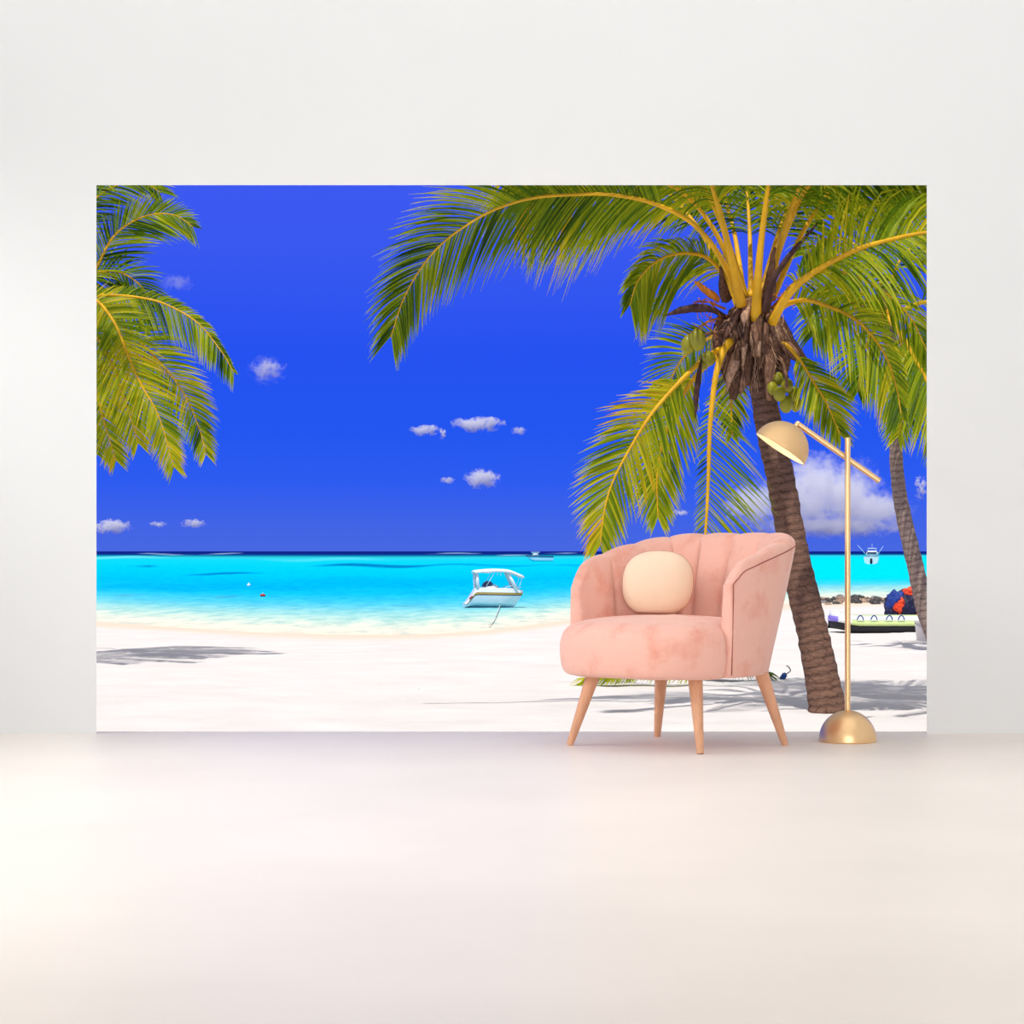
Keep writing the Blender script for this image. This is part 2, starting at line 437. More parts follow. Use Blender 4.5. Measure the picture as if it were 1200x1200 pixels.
bm = bmesh.new(); lc = bm.verts.layers.float_color.new('depth_tint')
grid = []
for y in srows:
    D = dist_at(y); r = []
    for px in scols:
        x = (px - 600) * D / F
        v = bm.verts.new((x, D, SEA)); v[lc] = sea_col(px, y, x, D)
        r.append(v)
    grid.append(r)
for a, b in zip(grid, grid[1:]):
    for k in range(len(scols) - 1): bm.faces.new((b[k], b[k + 1], a[k + 1], a[k]))
tag(obj('sea', bm, M['sea']), kind='structure')

# ================================================================== ARMCHAIR
TH = -math.radians(42.5)
chair = empty('armchair', (0.600, 8.06 * (FLOOR_END / 8.67), 0), TH, 'pink velvet tub armchair with channelled back and splayed wooden legs', 'armchair')
CHY = chair.location.y
def tub_path(n):
    a, b, e = 0.392, 0.425, 2.0 / 2.55
    pts = [V((0.375, -0.165)), V((0.383, -0.11)), V((0.390, -0.05))]
    for i in range(1, 60):
        t = PI * i / 60
        pts.append(V((a * math.copysign(abs(math.cos(t)) ** e, math.cos(t)), -0.0 + b * abs(math.sin(t)) ** e)))
    pts += [V((-0.390, -0.05)), V((-0.383, -0.11)), V((-0.375, -0.165))]
    p3 = spline([q.to_3d() for q in pts], n)
    return p3
NU = 241
path = tub_path(NU)
plen = sum((path[i + 1] - path[i]).length for i in range(NU - 1))
ZB, NCH = 0.262, 10
def top_z(u):                      # u 0..1 along the tub
    d = min(u, 1 - u) * 2
    return 0.648 + 0.122 * (1 - (1 - min(1.0, d / 0.78)) ** 1.75)
bm = bmesh.new()
rings = []; rim_line = []
cap_steps = 7
stations = []
for k in range(cap_steps): stations.append((0, 1 - k / cap_steps))
for i in range(NU): stations.append((i, 0.0))
for k in range(1, cap_steps + 1): stations.append((NU - 1, -(k / cap_steps)))
for i, cap in stations:
    p = path[i]; t = (path[min(i + 1, NU - 1)] - path[max(i - 1, 0)]).normalized()
    n = V((t.y, -t.x, 0))          # outward
    u = i / (NU - 1); d = min(u, 1 - u) * 2
    zt = top_z(u)
    flare = lerp(0.015, 0.135, smooth(d / 0.7))
    ca = abs(cap); rr = 0.014
    fwd = t * (-math.copysign(1, cap) * rr * math.sin(ca * PI / 2)) if cap else V((0, 0, 0))
    th = lerp(0.046, 0.092, smooth(d / 0.5))
    shrink = math.cos(ca * PI / 2) if cap else 1.0
    ph = u * NCH
    bulge = abs(math.sin(PI * ph)) ** 0.42 * (0.35 + 0.65 * smooth(d / .12))
    corner = 0.045 * max(0.0, 1 - d / 0.09) ** 2.3 + (0.012 * ca if cap else 0)
    zt -= corner
    sec = []
    def q(out, z): 
        w = (z - 0.77) / 0.5
        mid = -th / 2
        o = mid + (out - mid) * max(shrink, 0.02)
        return p + fwd + n * (o + flare * w) + V((0, 0, z))
    H = zt - ZB
    for k in range(9): sec.append(q(0.006 * math.sin(PI * k / 8), ZB + 0.012 + (H - 0.05) * k / 8))
    for k in range(1, 9):
        an = PI * k / 9
        sec.append(q(-th / 2 + th / 2 * math.cos(an) - 0.004, zt - 0.03 + (0.03 + 0.010 * (bulge - 1)) * math.sin(an)))
    for k in range(9):
        f_ = 1 - k / 8
        sec.append(q(-th - 0.032 * bulge * min(1, (k + .6) / 2.0) - 0.012 * (k / 8), ZB + 0.012 + (H - 0.05) * f_))
    sec.append(q(-th * .8, ZB)); sec.append(q(-th * .2, ZB))
    rings.append([bm.verts.new(s) for s in sec])
    if not cap: rim_line.append(q(-0.001, zt - 0.034))
    if cap and abs(ca - 0.0) < 0.2 and False: pass
m_ = len(rings[0])
for A, B in zip(rings, rings[1:]):
    for k in range(m_):
        bm.faces.new((A[k], A[(k + 1) % m_], B[(k + 1) % m_], B[k]))
bm.faces.new(rings[0]); bm.faces.new(list(reversed(rings[-1])))
bmesh.ops.recalc_face_normals(bm, faces=bm.faces)
obj('backrest', bm, M['velvet'], chair)
# piping along the outer rim, down both front edges
bm = bmesh.new()
def edge_down(i):
    p = path[i]; j = 1 if i == 0 else NU - 2
    t = (path[j] - p).normalized(); n = V((t.y, -t.x, 0)) if i == 0 else V((-t.y, t.x, 0))
    out = []
    for k in range(14):
        z = lerp(ZB + 0.01, top_z(0) - 0.062, k / 13)
        out.append(p - t * 0.002 + n * ((0.0042 if i == 0 else -0.006) + 0.015 * (z - .77) / .5) + V((0, 0, z)))
    return out
pl = edge_down(0) + rim_line[4:-40]
pl = spline(pl, 300)
add_tube(bm, pl, 0.0019, 6); obj('piping', bm, M['piping'], chair)
# seam lines between the channels
# seat
bm = bmesh.new()
def seat_outline(n=96):
    pts = []
    for k in range(n):
        t = 2 * PI * k / n
        e = 2 / 2.8
        x = 0.366 * math.copysign(abs(math.cos(t)) ** e, math.cos(t))
        y = math.copysign(abs(math.sin(t)) ** e, math.sin(t))
        y = -0.03 + (0.375 * y if y < 0 else 0.27 * y)
        if y > -0.165:
            lim = lerp(0.362, 0.300, smooth((y + 0.185) / 0.045)) - 0.05 * smooth((y - .02) / .2)
            x = max(-lim, min(lim, x))
        pts.append(V((x, y, 0)))
    return pts
so = seat_outline()
cen = V((0, -0.05, 0))
prof = [(0.0, 0.254), (0.5, 0.254), (0.86, 0.254), (0.935, 0.258), (0.972, 0.272), (0.992, 0.30), (1.0, 0.335), (1.0, 0.365), (0.99, 0.390), (0.968, 0.412), (0.93, 0.429), (0.87, 0.442), (0.77, 0.452), (0.6, 0.461), (0.4, 0.467), (0.2, 0.470), (0.0, 0.471)]
rings = []
for s, z in prof:
    if s == 0: rings.append([bm.verts.new(cen + V((0, 0, z)))])
    else: rings.append([bm.verts.new(cen + (p - cen) * s + V((0, 0, z + 0.004 * noise.noise(p * 6 + V((0, 0, z * 4)))))) for p in so])
for A, B in zip(rings, rings[1:]):
    n = len(so)
    for k in range(n):
        k2 = (k + 1) % n
        if len(A) == 1: bm.faces.new((A[0], B[k2], B[k]))
        elif len(B) == 1: bm.faces.new((A[k], A[k2], B[0]))
        else: bm.faces.new((A[k], A[k2], B[k2], B[k]))
bmesh.ops.recalc_face_normals(bm, faces=bm.faces)
so_ = obj('seat', bm, M['velvet'], chair)
md = so_.modifiers.new('s', 'SUBSURF'); md.levels = 1; md.render_levels = 1
RI = Matrix.Rotation(-TH, 3, 'Z')
for wx, wy in ((-.392, -.007), (-.052, .366), (.050, -.348), (.385, -.007)):
    q = RI @ V((wx, wy, 0)); fx, fy = q.x, q.y; tx, ty = fx * .77, fy * .77
    bm = bmesh.new()
    a, b = V((tx, ty, 0.27)), V((fx, fy, 0.0))
    pts = [a.lerp(b, k / 8) for k in range(9)]
    add_tube(bm, pts, [lerp(0.0265, 0.0125, k / 8) for k in range(9)], 20)
    for v in bm.verts:
        if v.co.z < 0.02: v.co.z = max(0.0, v.co.z)
    autosmooth(obj('leg', bm, M['leg_wood'], chair), 50)

# cushion
bm = bmesh.new()
bmesh.ops.create_uvsphere(bm, u_segments=48, v_segments=32, radius=1.0)
cx = P(771, 685, CHY + 0.13)
for v in bm.verts:
    x, y, z = v.co
    e = 2 / 2.5
    r = math.hypot(x, z)
    if r > 1e-6:
        k = r / ((abs(x) ** 2.5 + abs(z) ** 2.5) ** (1 / 2.5)) if (abs(x) + abs(z)) > 0 else 1
        k = lerp(1, k, smooth(r))
        x *= k; z *= k
    yy = math.copysign(abs(y) ** 0.92, y)
    v.co = V((x * 0.135, yy * 0.066 , z * 0.119))
Rq = Matrix.Rotation(math.radians(-22), 4, 'Z') @ Matrix.Rotation(math.radians(-9), 4, 'X')
cush = empty('cushion', (cx.x, cx.y, 0.4615), 0, 'round cream cushion leaning on the pink armchair seat', 'cushion')
bm.transform(Matrix.Translation((0, 0, 0.121)) @ Rq)
for v in bm.verts: v.co.z = max(v.co.z, 0.0146 + 0.004 * (v.co.x * 6) ** 2)
obj('cover', bm, M['cream_fabric'], cush)
bm = bmesh.new()
pts = []
for k in range(80):
    t = 2 * PI * k / 80
    x, z = math.cos(t), math.sin(t)
    kk = 1 / ((abs(x) ** 2.5 + abs(z) ** 2.5) ** (1 / 2.5))
    pts.append(Rq @ V((x * kk * 0.1352, 0, z * kk * 0.1192)) + V((0, 0, 0.121)))
pts.append(pts[0].copy())
for p in pts: p.z = max(p.z, 0.018)
add_tube(bm, pts, 0.0022, 6, caps=False); obj('seam', bm, M['cushion_seam'], cush)

# ================================================================== FLOOR LAMP
LD = F * EYE / (872 - HZ) + 0.105
lb = P(993.3, 646, LD)
lamp = empty('floor_lamp', (lb.x, LD, 0), 0, 'brass floor lamp with dome base and tilted dome shade', 'lamp')
bm = bmesh.new()
prof = [(0, 0.0), (0.1035, 0.0), (0.1060, 0.003)] + [(0.1060 * math.cos(a), 0.004 + 0.112 * math.sin(a)) for a in [PI / 2 * k / 24 for k in range(0, 24)]] + [(0, 0.116)]
add_lathe(bm, prof, seg=64); autosmooth(obj('base', bm, M['brass'], lamp), 50)
px_m = F / LD
ztop = EYE + (HZ - 513) / px_m
bm = bmesh.new(); add_tube(bm, [V((0, 0, 0.11)), V((0, 0, ztop))], 0.0105, 20); autosmooth(obj('pole', bm, M['brass'], lamp))
a0 = P(934.5, 495.5, LD) - lamp.location; a1 = P(1032, 563.5, LD) - lamp.location
a0.y = a1.y = 0.0235
bm = bmesh.new(); add_tube(bm, [a0, a1], 0.0105, 20); autosmooth(obj('arm', bm, M['brass'], lamp))
jc = P(993.3, 537, LD) - lamp.location
bm = bmesh.new(); add_tube(bm, [jc + V((0, -.006, 0)), jc + V((0, .034, 0))], 0.0075, 16); autosmooth(obj('joint', bm, M['brass'], lamp))
rc = P(913.8, 526.5, LD) - lamp.location; rc.y = -0.012
ax = V((0.55, 0.0, 0.83)).normalized()
rad = 0.105
bm = bmesh.new()
pr = [(rad * math.cos(a), rad * 0.98 * math.sin(a)) for a in [PI / 2 * k / 26 for k in range(27)]]
pr[-1] = (0, rad * .98)
add_lathe(bm, [(rad - .003, 0.0)] + pr, rc, ax, 64)
shade = obj('shade', bm, M['brass_shade'], lamp)
bm = bmesh.new()
pr = [((rad - .0032) * math.cos(a), 0.0008 + (rad - .004) * 0.98 * math.sin(a)) for a in [PI / 2 * k / 26 for k in range(27)]]
pr[-1] = (0, (rad - .004) * .98)
add_lathe(bm, pr, rc, ax, 64)
li = obj('shade_lining', bm, M['lining'], shade)
bm = bmesh.new(); add_tube(bm, [rc + ax * (rad * .97), rc + ax * (rad + .012)], 0.008, 14); add_tube(bm, [rc + ax * (rad + .011), a0 + (a1 - a0).normalized() * 0.004], [0.006, 0.006], 12)
autosmooth(obj('shade_knuckle', bm, M['brass'], lamp))

bl = P(916, 521, LD) - lamp.location
bm = bmesh.new(); ellipsoid(bm, rc + ax * .045, (.026, .026, .03)); bulb = obj('bulb', bm, M['bulb'], lamp)
# ================================================================== PALMS
def pt(p, D):
    if isinstance(p, Vector): return p
    q = P(p[0], p[1], D + (p[2] if len(p) > 2 else 0.0)); return q
def make_trunk(root, pts, rads, mat, name='trunk', seg=22, n=90):
    c = spline(pts, n)
    bm = bmesh.new(); la = bm.verts.layers.float.new('along')
    rr = []
    for i in range(n):
        t = i / (n - 1)
        k = t * (len(rads) - 1); j = min(int(k), len(rads) - 2)
        r = lerp(rads[j], rads[j + 1], k - j)
        rr.append(r * (1 + 0.02 * ((i % 3) - 1) + 0.015 * R.uniform(-1, 1)))
    add_tube(bm, c, rr, seg, True, la)
    L = sum((c[i + 1] - c[i]).length for i in range(n - 1))
    for v in bm.verts:
        v.co += noise.noise_vector(v.co * 7) * 0.012
        v[la] = v[la] * L
    return obj(name, bm, mat, root, world=True)
G = V((0, 0, -1))
def make_frond(root, ctrl, D, leaf=0.9, roll=35, droop=0.9, start=0.22, dens=15.0, fwd=0.75, tint=0.45, w=0.042, rb=0.055, sides=(1, -1), scale2=None, jit=0.09, tipbrown=0.22, swing=0.0):
    """ctrl: rachis points (column, row, depth offset); leaf: longest leaflet in metres"""
    pts = [pt(p, D) for p in ctrl]
    L = 0.0
    for i in range(len(pts) - 1): L += (pts[i + 1] - pts[i]).length
    n = 60
    c = spline(pts, n)
    bm = bmesh.new()
    add_tube(bm, c, [lerp(rb, 0.008, (i / (n - 1)) ** 0.55) for i in range(n)], 7)
    rib = bm
    bm = bmesh.new(); lt = bm.verts.layers.float.new('tint')
    nl = int(L * (1 - start) * dens)
    cr, sr = math.cos(math.radians(roll)), math.sin(math.radians(roll))
    patch_ph = R.uniform(0, 9)
    for i in range(nl):
        t = start + (1 - start) * (i + R.random() * .6) / nl
        f = t * (n - 1); j = min(int(f), n - 2)
        p = c[j].lerp(c[j + 1], f - j)
        T = (c[min(j + 2, n - 1)] - c[max(j - 1, 0)]).normalized()
        Si = V((0, -1, 0)).cross(T)
        if Si.length < 0.15: Si = T.cross(V((0, 0, 1)))
        Si.normalize()
        u = (t - start) / (1 - start)
        env = min(1, 0.45 + u * 3.2) * (1 - 0.62 * max(0, (u - 0.45) / 0.55) ** 1.3)
        for sd in sides:
            Sv = (Si * cr + V((0, 1, 0)) * sr) * sd
            lf = leaf * env * R.uniform(0.85, 1.1) * (scale2[0 if sd == 1 else 1] if scale2 else 1.0)
            fw = fwd * lerp(0.75, 1.9, u ** 1.5)
            d = (Sv + T * fw + V((R.uniform(-1, 1), R.uniform(-1, 1), R.uniform(-1, 1))) * jit).normalized()
            dr = droop * R.uniform(0.75, 1.25)
            tn = tint - .05 + 0.26 * noise.noise(V((t * 7 + patch_ph, sd * 3.0, patch_ph))) + R.uniform(-.2, .2)
            ns = 5; q = p.copy(); prev = None
            ww = w * R.uniform(0.75, 1.15)
            nn = V((R.uniform(-.5, .5), -1, R.uniform(-.3, .5)))
            for k in range(ns + 1):
                s = k / ns
                dk = (d + G * dr * s * 0.9 + V((swing, 0, 0)) * s).normalized()
                side = dk.cross(nn)
                if side.length < 1e-3: side = V((1, 0, 0))
                side.normalize()
                hw = ww * 0.5 * (0.55 + 0.9 * s if s < .5 else 2.0 * (1 - s) + 0.0) if k < ns else 0.0008
                hw = max(hw, 0.001)
                tt = tn + (tipbrown * max(0, s - .6) / .4 * R.uniform(.3, 1.2)) 
                a = bm.verts.new(q - side * hw); b = bm.verts.new(q + side * hw)
                a[lt] = b[lt] = max(0, min(1, tt))
                if prev: bm.faces.new((prev[0], prev[1], b, a))
                prev = (a, b)
                q = q + dk * (lf / ns)
    part = obj('frond', bm, M['leaf'], root, world=True)
    sub('midrib', rib, M['petiole'], part, root)
    return part
def make_coconut(root, px, py, D, rx, rz, tilt=0.0):
    bm = bmesh.new()
    c = P(px, py, D); k = D / F
    ellipsoid(bm, c, (rx * k, rx * k, rz * k), Matrix.Rotation(math.radians(tilt), 3, 'Y'))
    for v in bm.verts:
        dz = (v.co - c); an = math.atan2(dz.y, dz.x)
        v.co = c + dz * (1 + 0.05 * math.cos(3 * an))
    return obj('coconut', bm, M['coconut'], root, world=True)
def plate(root, pts, widths, mat, name, D, twist=0.3, thick=0.012):
    """a curved tapering sheath (dead leaf base, spathe)"""
    c = spline([pt(p, D) for p in pts], 14)
    bm = bmesh.new(); prev = None
    for i, p in enumerate(c):
        T = (c[min(i + 1, 13)] - c[max(i - 1, 0)]).normalized()
        sd = T.cross(V((math.sin(twist), -math.cos(twist), 0))).normalized(); nn = sd.cross(T)
        k = i / 13 * (len(widths) - 1); j = min(int(k), len(widths) - 2)
        h = lerp(widths[j], widths[j + 1], k - j) * D / F / 2
        ring = [p - sd * h, p - sd * h * .5 + nn * h * .45, p + nn * h * .6, p + sd * h * .5 + nn * h * .45, p + sd * h, p + sd * h * .5 + nn * (h * .45 - thick), p + nn * (h * .6 - thick), p - sd * h * .5 + nn * (h * .45 - thick)]
        ring = [bm.verts.new(q + noise.noise_vector(q * 9) * 0.012) for q in ring]
        if prev:
            for k in range(8): bm.faces.new((prev[k], prev[(k + 1) % 8], ring[(k + 1) % 8], ring[k]))
        else: bm.faces.new(list(reversed(ring)))
        prev = ring
    bm.faces.new(prev)
    return obj(name, bm, mat, root, world=True)

# ---- main palm
D1 = dist_at(832)
b1 = P(970, 832, D1)
palm = empty('palm_tree', (b1.x, b1.y, SAND), 0, 'tall leaning coconut palm with thick brown trunk behind the pink armchair', 'palm tree')
m1 = D1 / F
tp = [(971, 840), (967, 815), (955, 753), (940, 690), (923, 607), (913, 552), (903, 510), (894, 460), (888, 425), (884, 395), (882, 375)]
make_trunk(palm, [pt(p, D1) for p in tp], [23 * m1, 20 * m1, 18.5 * m1, 18 * m1, 17 * m1, 16.5 * m1, 16.5 * m1, 16 * m1, 15 * m1, 15 * m1, 17 * m1], M['trunk'])
def fr(ctrl, **k):
    k['dens'] = k.get('dens', 15) * 1.5; k['w'] = k.get('w', .042) * .86
    return make_frond(palm, ctrl, D1, **k)
# the long left frond
fr([(872, 365, -.2), (846, 305, -.5), (812, 262, -.8), (765, 238, -1.0), (715, 228, -1.1), (675, 228, -1.15), (625, 232, -1.2), (579, 246, -1.2), (539, 269, -1.2), (511, 292, -1.15), (488, 322, -1.1), (471, 355, -1.0), (458, 395, -.9)], leaf=1.2, roll=25, droop=0.6, start=0.30, dens=24, tint=0.34, w=.033, scale2=(1.05, 1.0), fwd=.95, jit=.06)
# its upper neighbour, rachis above the frame
fr([(876, 352, .2), (845, 262, .3), (815, 205, .3), (770, 178, .1), (720, 172, -.1), (670, 182, -.3), (640, 200, -.4), (610, 232, -.5)], leaf=2.3, roll=40, droop=1.9, start=0.28, dens=26, tint=0.5, w=.045)
fr([(872, 352, .0), (840, 275, -.2), (800, 226, -.3), (750, 206, -.4), (700, 206, -.5), (650, 222, -.6), (610, 250, -.6)], leaf=1.35, roll=35, droop=1.3, start=.34, dens=22, tint=.56, w=.036)
fr([(880, 350, .8), (878, 260, 1.4), (872, 205, 1.8), (858, 175, 2.5), (840, 175, 3.1)], leaf=1.5, roll=30, droop=1.6, start=.3, dens=22, tint=.26, w=.036)
fr([(890, 350, .8), (915, 265, 1.4), (940, 215, 1.9), (965, 200, 2.5), (985, 215, 3.0)], leaf=1.4, roll=30, droop=1.4, start=.3, dens=22, tint=.28, w=.036)
# upright petioles
fr([(869, 358, -.4), (856, 300, -.7), (845, 255, -.9), (834, 217, -1.0), (815, 165, -1.2), (780, 120, -1.4), (735, 95, -1.5)], leaf=1.9, roll=50, droop=2.2, start=0.40, dens=20, tint=0.45, rb=.085)
fr([(886, 375, -.45), (888, 330, -.7), (893, 275, -.8), (901, 217, -.9), (912, 160, -1.0), (945, 105, -1.1), (1000, 80, -1.1)], leaf=1.9, roll=50, droop=2.2, start=0.42, dens=20, tint=0.42, rb=.085)
fr([(897, 345, .1), (912, 295, .1), (929, 252, 0), (950, 215, -.2), (985, 188, -.4), (1035, 180, -.6), (1085, 200, -.8), (1120, 235, -.9)], leaf=1.45, roll=40, droop=1.8, start=0.3, dens=24, tint=0.42, rb=.075)
fr([(890, 350, .6), (920, 270, 1.2), (960, 205, 1.7), (1010, 160, 2.0), (1070, 140, 2.3), (1130, 160, 2.4), (1180, 200, 2.5)], leaf=1.9, roll=35, droop=2.0, start=0.3, dens=24, tint=0.38)
fr([(872, 350, .9), (862, 280, 1.5), (850, 215, 2.0), (880, 160, 2.4), (930, 130, 2.7), (985, 140, 3.0)], leaf=1.8, roll=35, droop=2.0, start=0.3, dens=20, tint=0.33)
fr([(862, 350, 1.0), (820, 270, 1.8), (770, 215, 2.4), (710, 190, 2.8), (650, 200, 3.1), (600, 235, 3.3)], leaf=1.1, roll=35, droop=1.0, start=0.3, dens=14, tint=0.34)
fr([(905, 350, .2), (945, 265, .4), (990, 205, .5), (1050, 165, .5), (1110, 165, .5), (1160, 200, .4)], leaf=2.0, roll=30, droop=2.2, start=.28, dens=26, tint=.5)
fr([(900, 350, .2), (925, 250, -.2), (965, 170, -.5), (1020, 120, -.8), (1085, 115, -1.0), (1140, 150, -1.1)], leaf=1.9, roll=35, droop=2.0, start=.35, dens=22, tint=.46)
# right frond
fr([(905, 378, -.5), (922, 348, -.8), (947, 324, -1.1), (999, 295, -1.5), (1040, 282, -1.7), (1085, 273, -1.9), (1140, 272, -2.1), (1200, 290, -2.2), (1245, 330, -2.3)], leaf=1.35, roll=32, droop=1.5, start=0.20, dens=24, tint=0.5, rb=.075)
fr([(905, 365, .5), (935, 330, 1.0), (980, 318, 1.4), (1025, 335, 1.7), (1065, 370, 1.9), (1090, 420, 2.0)], leaf=.95, roll=35, droop=1.0, start=0.2, dens=17, tint=0.44)
# lower right arch
fr([(908, 372, -.3), (921, 357, -.5), (945, 352, -.8), (970, 359, -1.0), (995, 370, -1.2), (1017, 388, -1.3), (1038, 418, -1.4), (1050, 453, -1.45), (1056, 486, -1.5)], leaf=1.15, roll=25, droop=0.85, start=0.15, dens=22, tint=0.46, w=.04, scale2=(.45, 1.0))
# right hanging frond
fr([(905, 395, -.2), (922, 405, -.4), (938, 423, -.5), (952, 446, -.6), (967, 470, -.7), (985, 510, -.8)], leaf=.62, roll=22, droop=.55, start=0.30, dens=34, tint=0.5, w=.035, fwd=.95, rb=.04)
# left arch
fr([(866, 362, .2), (850, 325, .3), (830, 303, .2), (808, 297, 0), (782, 300, -.1), (762, 312, -.2), (746, 332, -.3), (738, 358, -.3)], leaf=1.25, roll=32, droop=1.3, start=0.22, dens=34, tint=0.46, w=.036, scale2=(1.0, .5))
# lower left fronds
fr([(858, 402, -.2), (838, 412, -.4), (817, 428, -.6), (793, 451, -.8), (762, 487, -1.0), (735, 531, -1.1), (717, 567, -1.15), (708, 600, -1.2), (703, 640, -1.2)], leaf=.88, roll=25, droop=.4, start=0.30, dens=24, tint=0.56, w=.04, fwd=.8, tipbrown=.3)
fr([(850, 412, .3), (828, 428, .4), (808, 451, .4), (790, 485, .35), (776, 520, .3), (770, 560, .25), (771, 607, .2)], leaf=.8, roll=20, droop=.35, start=0.22, dens=26, tint=0.56, w=.04, fwd=.95)
fr([(856, 400, -.5), (846, 415, -.7), (838, 445, -.9), (832, 500, -1.0), (830, 560, -1.0), (827, 620, -1.0), (821, 690, -.95), (815, 750, -.9)], leaf=1.25, roll=10, droop=.25, start=0.22, dens=13, tint=0.38, w=.03, fwd=.85, rb=.06, scale2=(.95, .22), jit=.14)
fr([(862, 405, .5), (858, 425, .7), (857, 450, .8), (857, 480, .8), (858, 510, .8)], leaf=.5, roll=30, droop=.5, start=0.15, dens=26, tint=0.42, w=.035)
fr([(870, 380, .8), (838, 392, 1.6), (800, 420, 2.2), (775, 470, 2.6)], leaf=.7, roll=30, droop=.6, start=0.35, dens=20, tint=0.36, w=.036)
# dead sheaths round the crown
sheaths = [((868, 362), (866, 385), (872, 420), (876, 452), [30, 34, 26, 8]), ((895, 362), (900, 385), (902, 420), (901, 470), [28, 32, 20, 6]), ((880, 355), (882, 378), (885, 398), (890, 415), [36, 40, 34, 16]),
           ((855, 372), (850, 400), (853, 430), (858, 462), [20, 24, 18, 6]), ((908, 375), (918, 398), (930, 412), (944, 424), [26, 30, 22, 10]), ((912, 385), (918, 410), (920, 430), (917, 445), [20, 20, 14, 5]),
           ((862, 392), (860, 420), (861, 450), (859, 468), [18, 22, 20, 8]), ((846, 372), (842, 392), (842, 410), (845, 425), [12, 16, 12, 4]), ((900, 352), (903, 330), (905, 305), (908, 290), [18, 14, 8, 3]),
           ((852, 352), (848, 340), (846, 325), (845, 312), [14, 12, 8, 3]), ((884, 400), (880, 425), (872, 445), (866, 462), [24, 26, 16, 5]), ((893, 395), (897, 420), (905, 440), (908, 452), [22, 24, 16, 5])]
for k, s in enumerate(sheaths):
    plate(palm, [(p[0], p[1], (-.25 if i else -.12) - .1 * (i > 1)) for i, p in enumerate(s[:4])], s[4], M['husk'] if k % 3 else M['husk_dark'], 'dead_sheath', D1, twist=R.uniform(-.5, .5))
M['husk_pale'] = plain('pale_fibre', rgb(190, 152, 118), 0.9, spec=0.1, var=0.45, scale=16, bump=0.9, stretch=(3, 3, 1), bscale=34)
for k in range(34):
    an = R.uniform(-1, 1); px0 = 882 + an * 28; py0 = R.uniform(352, 405) + abs(an) * 12
    ln = R.uniform(26, 58); dx = an * R.uniform(4, 30) + R.uniform(-6, 6); dd = -.36 * math.cos(an * 1.4) - R.uniform(0, .12)
    pts = [(px0, py0, dd), (px0 + dx * .4, py0 + ln * .35, dd - .1), (px0 + dx * .8, py0 + ln * .7, dd - .1), (px0 + dx, py0 + ln, dd)]
    w0 = R.uniform(7, 15)
    plate(palm, pts, [w0, w0 * 1.1, w0 * .7, 1.5], M[R.choice(['husk', 'husk_pale', 'husk_dark', 'husk_pale'])], 'dead_sheath', D1, twist=R.uniform(-.9, .9))
bm = bmesh.new()
for k in range(110):
    px0 = R.gauss(882, 22); py0 = R.uniform(365, 440); a = P(px0, py0, D1 - R.uniform(.3, .5)); d = V((R.uniform(-.12, .12) + (px0 - 882) * .003, R.uniform(-.05, .05), -R.uniform(.12, .4)))
    add_tube(bm, [a, a + d * .5 + V((R.uniform(-.04, .04), 0, 0)), a + d], [.006, .005, .003], 4)
tag(obj('loose_fibres', bm, M['husk_pale'], palm, world=True), kind='stuff')
bm = bmesh.new(); ellipsoid(bm, P(882, 378, D1), (26 * m1, 26 * m1, 32 * m1), seg=20)
for v in bm.verts: v.co += noise.noise_vector(v.co * 6) * 0.09
obj('crown_heart', bm, M['husk'], palm, world=True)
# dry flower spathes
plate(palm, [(850, 372, -.3), (835, 363, -.5), (815, 361, -.6), (797, 364, -.65), (779, 370, -.7)], [6, 7, 10, 9, 1], M['spathe'], 'dry_spathe', D1, twist=0.2)
plate(palm, [(822, 420, -.6), (819, 440, -.65), (816, 462, -.7), (815, 490, -.7)], [2, 7, 7, 1], M['spathe'], 'dry_spathe', D1)
plate(palm, [(896, 365, -.5), (905, 330, -.7), (925, 300, -.8), (958, 262, -.9)], [14, 8, 6, 2], M['spathe'], 'dry_spathe', D1)
plate(palm, [(843, 352, -.4), (832, 344, -.5), (822, 336, -.55), (814, 330, -.6)], [6, 10, 9, 2], M['flower'], 'dry_spathe', D1)['label'] = 'orange dry flower spathe'
for (x0, y0), (x1, y1) in (((852, 370), (806, 392)), ((850, 362), (812, 354)), ((905, 360), (935, 335))):
    bm = bmesh.new()
    a, b = P(x0, y0, D1 - .3), P(x1, y1, D1 - .5)
    add_tube(bm, [a, a.lerp(b, .5) + V((0, 0, .05)), b], [.018, .013, .006], 6)
    for k in range(16):
        t = .3 + .7 * k / 16; p = a.lerp(b, t) + V((0, 0, .05 * (1 - abs(2 * t - 1))))
        d = V((R.uniform(-1, 1), R.uniform(-1, 1), R.uniform(-1, .6))) * .2
        add_tube(bm, [p, p + d * .6, p + d + V((0, 0, -.06))], [.007, .006, .004], 5)
    obj('flower_stalk', bm, M['flower'], palm, world=True)
for a in ((806, 404, -.75, 8.5, 12, 12), (817, 398, -.85, 9.5, 13, -8), (830, 420, -.6, 9, 8, 60), (823, 424, -.5, 8, 9, 20),
          (912, 444, -.35, 7, 8, 0), (922, 452, -.5, 7.5, 8.5, 10), (913, 462, -.55, 7.5, 9, -15), (930, 462, -.4, 7, 9, 15), (921, 474, -.5, 8, 10, 10), (933, 474, -.3, 6, 9, 15), (905, 455, -.4, 6.5, 8, -10)):
    make_coconut(palm, a[0], a[1], D1 + a[2], a[3], a[4], a[5])
for pp in ([(868, 380), (845, 388), (825, 392), (812, 394)], [(905, 405), (915, 420), (921, 438), (922, 455)]):
    bm = bmesh.new(); add_tube(bm, spline([P(x, y, D1 - .3 - .12 * i) for i, (x, y) in enumerate(pp)], 12), .022, 7)
    obj('fruit_stalk', bm, M['husk'], palm, world=True)

